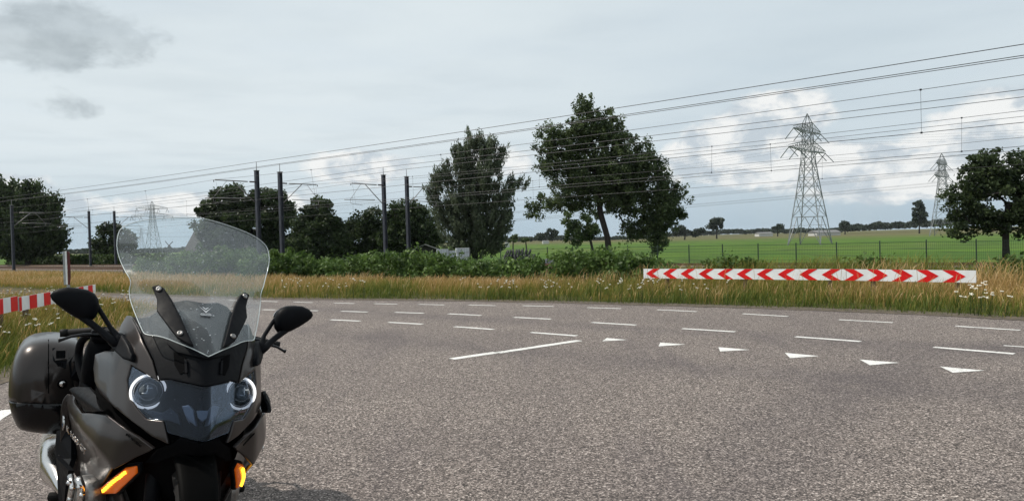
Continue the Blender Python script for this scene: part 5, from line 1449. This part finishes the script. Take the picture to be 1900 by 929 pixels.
# emblem: nested V over a lettered plate
em = mat('grey screen emblem', (.62, .64, .66), .4)
Hc = hits([(384, 577)], shieldG)[0]; nE = Vector((0, 1, 1.083 / 1.0)).normalized(); uE = Vector((0, -1.083, 1)).normalized(); cE = Vector((0, Hc[1], Hc[2])) + nE * .003
def epoly(pts): return [cE + Vector((x_, 0, 0)) * 1 + uE * y_ for x_, y_ in pts]
m = MB()
for s_ in (-1, 1):
    for q in (((0, -.012), (0, -.005), (s_ * .018, .013), (s_ * .026, .024)), ((0, .0035), (0, .0085), (s_ * .0075, .016), (s_ * .011, .0165))): m.prism(epoly(q), nE * .0012)
m.prism(epoly([(-.017, -.026), (.017, -.026), (.021, -.021), (.017, -.0155), (-.017, -.0155), (-.021, -.021)]), nE * .0012)
m.build('emblem', em, ws)
cu = bpy.data.curves.new('lettering', 'FONT'); cu.body = 'VSTREAM'; cu.size = .0095; cu.align_x = 'CENTER'; cu.align_y = 'CENTER'; cu.extrude = .0003
tmp = bpy.data.objects.new('lettering', cu); COL.objects.link(tmp); me = bpy.data.meshes.new_from_object(tmp.evaluated_get(bpy.context.evaluated_depsgraph_get())); bpy.data.objects.remove(tmp)
me.materials.clear(); me.materials.append(shell_m); o = link(bpy.data.objects.new('lettering', me), ws)
c_ = cE + uE * -.021 + nE * .0018; o.matrix_local = Matrix(((-1, uE.x, nE.x, c_.x), (0, uE.y, nE.y, c_.y), (0, uE.z, nE.z, c_.z), (0, 0, 0, 1)))

# mirrors
def loft(name, secs, material, parent, n=20, smooth=True, sx=1, caps=True, sel=None, subsurf=0):
    """secs: list of (centre, axisA, axisB, power)"""
    m = MB()
    for c_, A_, B_, pw in secs:
        for k in range(n):
            t_ = 2 * math.pi * k / n; ca, sa = math.cos(t_), math.sin(t_)
            v = Vector(c_) + Vector(A_) * (abs(ca) ** pw * (1 if ca > 0 else -1)) + Vector(B_) * (abs(sa) ** pw * (1 if sa > 0 else -1)); m.V.append((v.x * sx, v.y, v.z))
    for i in range(len(secs) - 1):
        for k in range(n): m.F.append((i * n + k, i * n + (k + 1) % n, (i + 1) * n + (k + 1) % n, (i + 1) * n + k))
    if caps: m.F.append(tuple(range(n))); m.F.append(tuple((len(secs) - 1) * n + k for k in range(n)))
    if sel is not None: m.F = [f for f in m.F if sel(sum((Vector(m.V[i]) for i in f), Vector()) / len(f))]
    return m.build(name, material, parent, smooth=smooth, subsurf=subsurf)
YM = -.25
tip = at_y(93, 547, YM); inn = at_y(184, 571, YM)
mt_, mb2 = at_y(132, 533.5, YM), at_y(150, 589, YM)
for s_ in (1, -1):
    prof = [(0, .002, 0), (.05, .016, .10), (.15, .029, .12), (.32, .044, .08), (.52, .054, .0), (.72, .059, -.04), (.87, .052, -.03), (.96, .034, .0), (1.0, .006, .05)]
    secs = []
    ax = (inn - tip)
    for f, r_, u_ in prof:
        c_ = tip.lerp(inn, f) + Vector((0, 0, r_ * u_ - .002))
        secs.append((c_ - Vector((0, .0 , 0)), Vector((0, r_ * .72, 0)), Vector((0, 0, r_ * 1.04)), .85))
    mo = loft('mirror', secs, mblack, bike, 22, sx=s_)
    mm = MB(); c_ = tip.lerp(inn, .56); mm.lathe([(.001, 0), (.044, 0), (.044, .004), (.001, .004)], (0, 0, 0), 'Y', 24)
    mm.V = [((c_.x + v[0] * 1.55) * s_, c_.y - .047 + v[1], c_.z + v[2]) for v in mm.V]; mm.build('mirror_glass', mat('mirror glass', (.8, .8, .8), .03, metal=1), mo)
    base = Vector(hits([(229, 634)], bodyF)[0]); base2 = Vector(hits([(238, 652)], bodyF)[0])
    def P_(px, py, y): v = at_y(px, py, y); return Vector((v.x * s_, v.y, v.z))
    m = MB(); yb = base.y
    m.tube([P_(146, 582, YM), P_(160, 593, YM + .02), P_(185, 612, (YM + yb) / 2), P_(205, 629, yb - .01), P_(222, 640, yb + .01)], [.016, .014, .0125, .016, .020], 12)
    m.tube([P_(179, 566, YM - .01), P_(188, 580, YM), P_(204, 606, (YM + yb) / 2 - .02), P_(219, 626, yb), P_(228, 640, yb + .01)], [.010, .009, .009, .014, .020], 12)
    st_ = m.build('mirror_stalk', mblack, bike, smooth=True)
    b2 = base2.copy(); b2.x *= s_; bs = base.copy(); bs.x *= s_
panel('mirror_base', [(209, 638), (221, 622), (233, 622), (246, 641), (253, 660), (251, 673), (237, 668), (222, 655)], bodyF, mblack, bike, off=.024, thick=.05, bev=.006)
# handlebars, grips, levers
for s_ in (1, -1):
    def P_(px, py, y): v = at_y(px, py, y); return Vector((v.x * s_, v.y, v.z))
    m = MB(); m.tube([P_(111, 618, -.55), P_(126, 617, -.55)], [.0165, .0165], 14); m.tube([P_(126, 617, -.55), P_(172, 613, -.50), P_(196, 612, -.46)], [.0150, .0150, .0150], 14)
    g__ = m.build('handlebar_grip', rblack, bike, smooth=True)
    m = MB(); m.tube([P_(196, 613, -.46), P_(225, 625, -.40), Vector((0.06 * s_, -.36, 1.0))], .014, 10); m.build('handlebar', mblack, bike, smooth=True)
    m = MB(); m.tube([P_(108, 631, -.44), P_(114, 630, -.44), P_(132, 624, -.43), P_(156, 620.5, -.42), P_(190, 621, -.42)], [.0095, .006, .0055, .0075, .010], 8); m.build('brake_lever' if s_ > 0 else 'clutch_lever', gblack, bike, smooth=True)
    m = MB(); m.box(P_(186, 622, -.45), (.07, .06, .05)); m.build('switch_block', mblack, bike, bevel=.01)
# tank, dash, seat, tail
def sec(y, w, z0, z1, pw=.7): return (Vector((0, y, (z0 + z1) / 2)), Vector((w, 0, 0)), Vector((0, 0, (z1 - z0) / 2)), pw)
loft('dashboard', [sec(-.05, .15, .95, 1.08), sec(-.18, .19, .95, 1.10), sec(-.34, .18, .95, 1.05)], mblack, bike, 20)
loft('fuel_tank', [sec(-.34, .12, .80, .97), sec(-.42, .19, .76, 1.02), sec(-.58, .21, .74, 1.04), sec(-.75, .19, .72, 1.00), sec(-.88, .14, .70, .90)], paint, bike, 24, subsurf=1)
loft('rider_seat', [sec(-.84, .12, .70, .84), sec(-.95, .17, .70, .86), sec(-1.15, .18, .70, .87), sec(-1.25, .17, .70, .885), sec(-1.5, .16, .70, .89), sec(-1.68, .13, .72, .87)], rblack, bike, 20, subsurf=1)
loft('tail_unit', [sec(-.80, .20, .50, .74), sec(-1.1, .22, .55, .76), sec(-1.5, .18, .62, .84), sec(-1.85, .11, .72, .88)], mblack, bike, 20, subsurf=1)
m = MB()
for s_ in (1, -1):
    m.tube([(s_ * .15, -1.35, .82), (s_ * .20, -1.45, .87), (s_ * .19, -1.75, .87), (s_ * .1, -1.86, .86)], .013, 8)
m.tube([(-.1, -1.86, .86), (.1, -1.86, .86)], .013, 8); m.build('grab_rail', mblack, bike, smooth=True)
loft('tail_lamp', [(Vector((0, -1.86, .84)), Vector((.08, 0, 0)), Vector((0, 0, .03)), .7), (Vector((0, -1.90, .83)), Vector((.06, 0, 0)), Vector((0, 0, .022)), .7)], mat('red tail lens', (.4, .01, .01), .2, coat=.5), bike)
for s_ in (1, -1):
    def P_(px, py, y): v = at_y(px, py, y); return Vector((v.x * s_, v.y, v.z))
    m = MB(); m.tube(smooth_path([P_(185, 622, -.52), P_(165, 622, -.55), P_(151, 634, -.58), P_(146, 655, -.60), P_(148, 680, -.58), P_(157, 706, -.54), P_(170, 722, -.5)], False, 4), .016, 10)
    m.build('leg_shield', mblack, bike, smooth=True)
    loft('inner_panel', [(P_(190, 640, -.45), Vector((.05, 0, 0)), Vector((0, 0, .05)), .7), (P_(183, 670, -.50), Vector((.06, 0, 0)), Vector((0, 0, .09)), .7), (P_(180, 720, -.62), Vector((.07, 0, 0)), Vector((0, 0, .12)), .7)], mblack, bike, 14)

# panniers
YP = -1.0
out_px = [(150, 640), (140, 631), (115, 628), (88, 627), (60, 631), (40, 642), (27, 662), (19, 690), (15.5, 715), (16, 745), (22, 770), (30, 788), (38, 795), (60, 800), (90, 803), (118, 803), (138, 798), (146, 780), (152, 745), (158, 700), (157, 665)]
op = [at_y(a, b_, YP) for a, b_ in out_px]; pc = sum(op, Vector()) / len(op)
n_o = len(op); zs_ = at_y(88, 739, YP).z
stn = [(-.84, .40), (-.855, .62), (-.88, .80), (-.92, .93), (-.98, .99), (-1.05, 1.0), (-1.35, .99), (-1.45, .93), (-1.50, .80), (-1.53, .5)]
sd_x = at_y(88, 700, YP).x
for s_ in (1, -1):
    def pann(name, ma, test):
        m = MB(); vals = []
        for y_, k_ in stn:
            for p in op: vals.append(Vector((pc.x + (p.x - pc.x) * k_, y_, pc.z + (p.z - pc.z) * (k_ if k_ > .6 else k_))))
        vals.append(Vector((pc.x, stn[0][0] + .003, pc.z))); vals.append(Vector((pc.x, stn[-1][0] - .003, pc.z)))
        m.V = [((v.x if s_ > 0 else v.x - .20) * s_, v.y, v.z) for v in vals]; F_ = []
        for i in range(len(stn) - 1):
            for k in range(n_o): F_.append((i * n_o + k, i * n_o + (k + 1) % n_o, (i + 1) * n_o + (k + 1) % n_o, (i + 1) * n_o + k))
        L_ = len(stn) * n_o
        for k in range(n_o): F_.append((k, (k + 1) % n_o, L_)); F_.append(((len(stn) - 1) * n_o + k, (len(stn) - 1) * n_o + (k + 1) % n_o, L_ + 1))
        me = bpy.data.meshes.new(name); me.from_pydata(m.V, [], F_); bm = bmesh.new(); bm.from_mesh(me)
        bmesh.ops.subdivide_edges(bm, edges=bm.edges, cuts=1, use_grid_fill=True, smooth=.35)
        bmesh.ops.bisect_plane(bm, geom=bm.verts[:] + bm.edges[:] + bm.faces[:], plane_co=(0, -.90, zs_), plane_no=(0, -.06, 1), clear_outer=test == 'low', clear_inner=test == 'top')
        if test == 'low':
            for v in bm.verts: v.co.x = v.co.x; v.co.y = -1.15 + (v.co.y + 1.15) * 1.01
        bmesh.ops.holes_fill(bm, edges=[e for e in bm.edges if e.is_boundary], sides=0)
        bmesh.ops.recalc_face_normals(bm, faces=bm.faces); bm.to_mesh(me); bm.free(); me.materials.append(ma)
        for p in me.polygons: p.use_smooth = len(p.vertices) < 6
        o = link(bpy.data.objects.new(name, me), bike); return o
    pl = pann('pannier', paint, 'top'); pw_ = pann('pannier_base', gblack, 'low')
    def FP(px, py, o=.0):    # point on the front face of the pannier
        v = at_y(px, py, -.86 + o)
        return Vector((v.x * s_, v.y, v.z))
    from mathutils.bvhtree import BVHTree
    bvh = BVHTree.FromPolygons([v.co.copy() for v in pl.data.vertices], [tuple(p.vertices) for p in pl.data.polygons])
    def onp(px, py, off):
        v = at_y(px, py, -.6); w_ = at_y(px, py, -1.2); dv = (w_ - v).normalized(); v.x -= 0 if s_ > 0 else .20; v.x *= s_; dv.x *= s_
        h_ = bvh.ray_cast(v, dv)
        if h_[0] is None: q = at_y(px, py, -.87); return Vector((q.x * s_, q.y + off, q.z))
        n_ = h_[1] if h_[1].y > 0 else -h_[1]
        return h_[0] + n_ * off
    m = MB(); m.tube([onp(90, y_, .0008) for y_ in range(630, 738, 9)], .0022, 5); m.build('seam', shell_m, pl)
    def patch(nm, ma, poly, off, th, par):
        P0 = [onp(a, b_, off) for a, b_ in poly]; P1 = [onp(a, b_, off - th) for a, b_ in poly]; n_ = len(poly)
        mm = MB(); mm.pts(P0 + P1, [tuple(range(n_)), tuple(reversed(range(n_, 2 * n_)))] + [(i, (i + 1) % n_, n_ + (i + 1) % n_, n_ + i) for i in range(n_)]); return mm.build(nm, ma, par, bevel=.0015)
    lt = patch('latch', mblack, [(97, 646), (146, 642), (140, 655), (124, 668), (122, 684), (108, 678), (98, 668)], .004, .012, bike)
    patch('latch_recess_shade', shell_m, [(104, 651), (121, 651), (121, 665), (104, 666)], .006, .004, lt)  # flat dark patch, shade of the latch recess given as colour
    patch('latch_frame', paint, [(121, 650), (125, 649), (125, 668), (102, 669), (102, 666), (121, 665.5)], .009, .006, lt)
    for k in range(3): patch('latch_grip', shell_m, [(107 + k * 4.2, 672), (108.6 + k * 4.2, 672), (108.6 + k * 4.2, 679), (107 + k * 4.2, 679)], .0065, .004, lt)
    patch('side_trim', mblack, [(127, 671), (140, 654), (148, 648), (157, 668), (157, 700), (150, 733), (136, 722), (131, 700)], .005, .012, bike)
    c_ = onp(115.5, 711.5, .001); mm = MB(); mm.lathe([(.001, .006), (.010, .006), (.013, .003), (.013, .0)], (0, 0, 0), 'Y', 20); mm.V = [(c_.x + v[0], c_.y + v[1], c_.z + v[2]) for v in mm.V]; lk = mm.build('lock', chrome, bike, smooth=True)
    mm = MB(); mm.lathe([(.0125, -.004), (.020, -.004), (.020, .003), (.0135, .0035)], (0, 0, 0), 'Y', 20); mm.V = [(c_.x + v[0], c_.y + v[1], c_.z + v[2]) for v in mm.V]; mm.build('lock_surround', shell_m, lk, smooth=True)
# exhausts, footpegs, engine
for s_ in (1, -1):
    def P_(px, py, y): v = at_y(px, py, y); return Vector((v.x * s_, v.y, v.z))
    c0, c1, c2, c3 = P_(112, 893, -.80), P_(102, 872, -.95), P_(103, 845, -1.25), P_(104, 822, -1.75)
    loft('exhaust_silencer', [(P_(118, 916, -.60), Vector((.012, 0, 0)), Vector((0, 0, .014)), 1), (P_(112, 897, -.70), Vector((.030, 0, 0)), Vector((0, 0, .036)), .9), (P_(105, 868, -.86), Vector((.064, 0, 0)), Vector((0, 0, .070)), .8), (c2, Vector((.076, 0, 0)), Vector((0, 0, .082)), .75), (c3, Vector((.078, 0, 0)), Vector((0, 0, .085)), .75), (c3 + Vector((0, -.04, .003)), Vector((.06, 0, 0)), Vector((0, 0, .065)), .75)], chrome, bike, 24)
    m = MB(); m.tube([P_(118, 902, -.74), Vector((s_ * .30, -.5, .22)), Vector((s_ * .15, -.25, .2))], .022, 12); m.build('exhaust_pipe', alu, bike, smooth=True)
    a, b_ = P_(92, 921, -.72), P_(124, 920, -.68); m = MB(); m.tube([a, b_], .017, 12)
    for k in range(12):
        q = a.lerp(b_, (k + .5) / 13); m.tube([q, q.lerp(b_, .05)], .0205, 12)
    m.build('footpeg', rblack, bike)
    m = MB(); m.tube([b_, b_ + Vector((-s_ * .12, .05, .02))], .012, 8); m.build('peg_mount', alu, bike)
    # engine side case
    e0 = P_(138, 918, -.22) + Vector((-s_ * (.0 if s_ > 0 else .08), 0, 0))
    loft('engine_case', [(e0 + Vector((-s_ * .10, 0, 0)), Vector((0, .09, 0)), Vector((0, 0, .075)), .8), (e0 + Vector((-s_ * .02, 0, 0)), Vector((0, .085, 0)), Vector((0, 0, .07)), .8), (e0, Vector((0, .06, 0)), Vector((0, 0, .05)), .9)], alu, bike, 24)
    if s_ < 0: continue
    m = MB()
    for px_, py_, y_ in ((128, 895, -.2), (134, 905, -.15), (147, 903, -.1), (152, 918, -.08), (130, 925, -.2)):
        m.tube([P_(px_, py_, y_ + .02), P_(px_, py_, y_ - .02)], .010, 8)
    m.tube([P_(131, 882, -.22), P_(135, 900, -.18), P_(128, 935, -.2)], .012, 8); m.tube([P_(145, 886, -.12), P_(151, 900, -.1), P_(150, 935, -.1)], .014, 8)
    m.build('engine_fittings', chrome, bike, smooth=True)
    m = MB(); pts = [P_(104, 848, -.46), P_(127, 872, -.30), P_(122, 900, -.36), P_(118, 940, -.40), P_(108, 925, -.44)]
    m.prism(pts, (-s_ * .02, 0, 0)); m.build('heel_plate', mblack, bike)
    m = MB(); pts = [P_(105, 798, -.64), P_(132, 798, -.58), P_(132, 850, -.52), P_(126, 868, -.48), P_(104, 850, -.62), P_(101, 838, -.64)]
    m.prism(pts, (-s_ * .02, -.01, 0)); m.build('exhaust_shield', mblack, bike)
m = MB(); m.box((0, -.42, .34), (.46, .62, .34)); m.build('engine_block', mat('dark engine metal', (.05, .05, .05), .5, metal=.6, var=.3, scale=8), bike, bevel=.04)
m = MB(); m.box((0, -.20, .50), (.34, .03, .34)); rd = m.build('radiator', shell_m, bike, bevel=.01)
m = MB()
for k in range(14): m.box((0, -.182, .36 + k * .022), (.32, .004, .004))
m.build('radiator_fins', mblack, rd)
# fork, fender and wheels
def wheel(name, c_, R_, w_, par):
    prof = [(R_ - .10, -w_ * .38), (R_ - .05, -w_ * .5), (R_ - .015, -w_ * .36), (R_, 0), (R_ - .015, w_ * .36), (R_ - .05, w_ * .5), (R_ - .10, w_ * .38)]
    m = MB(); m.lathe(prof, c_, 'X', 48, closed=True); wh = m.build(name, rblack, par, smooth=True)
    m = MB(); m.lathe([(R_ - .085, -w_ * .36), (R_ - .085, w_ * .36), (R_ - .115, w_ * .36), (R_ - .125, 0), (R_ - .115, -w_ * .36)], c_, 'X', 48, closed=True)
    for k in range(10):
        a_ = 2 * math.pi * k / 10; d_ = Vector((0, math.cos(a_), math.sin(a_))); m.bar(Vector(c_) + d_ * .04, Vector(c_) + d_ * (R_ - .11), .022)
    m.lathe([(.045, -.05), (.045, .05), (.02, .06), (.02, -.06)], c_, 'X', 20, closed=True); m.build('rim', alu, wh)
    for s_ in (-1, 1):
        m = MB(); m.lathe([(.10, 0), (.155, 0), (.155, .005), (.10, .005)], (c_[0] + s_ * .075 - .0025, c_[1], c_[2]), 'X', 40, closed=True); m.build('brake_disc', chrome, wh)
wheel('front_wheel', (0, .14, .315), .315, .12, bike)
wheel('rear_wheel', (0, -1.40, .32), .32, .19, bike)
m = MB()
for s_ in (-1, 1): m.tube([(s_ * .105, .14, .31), (s_ * .105, -.06, .85)], [.030, .026], 12)
m.build('front_fork', mblack, bike, smooth=True)
fs = []
for k in range(13):
    a_ = R(20 + 140 * k / 12); rr = .345; c_ = Vector((0, .14 + rr * math.cos(a_), .315 + rr * math.sin(a_)))
    rd_ = Vector((0, math.cos(a_), math.sin(a_))); fs.append((c_, Vector((.075 * (1 - .25 * abs(k - 6) / 6), 0, 0)), rd_ * .020, .7))
loft('front_fender', fs, mat('black fender', (.002, .002, .002), .6, spec=.03), bike, 16)
m = MB(); q = at_y(386, 925, .30); m.box(q, (.028, .012, .034)); m.box(q + Vector((0, .007, .0)), (.016, .004, .022)); m.build('fork_reflector', amb, bike, bevel=.003)
m = MB(); m.box((0, -1.0, .36), (.22, .9, .10)); m.build('frame', mblack, bike, bevel=.02)
m = MB(); m.tube([(-.12, -.75, .25), (-.30, -.62, .062)], .014, 8); m.box((-.305, -.615, .053), (.07, .05, .012)); m.build('side_stand', mblack, bike)
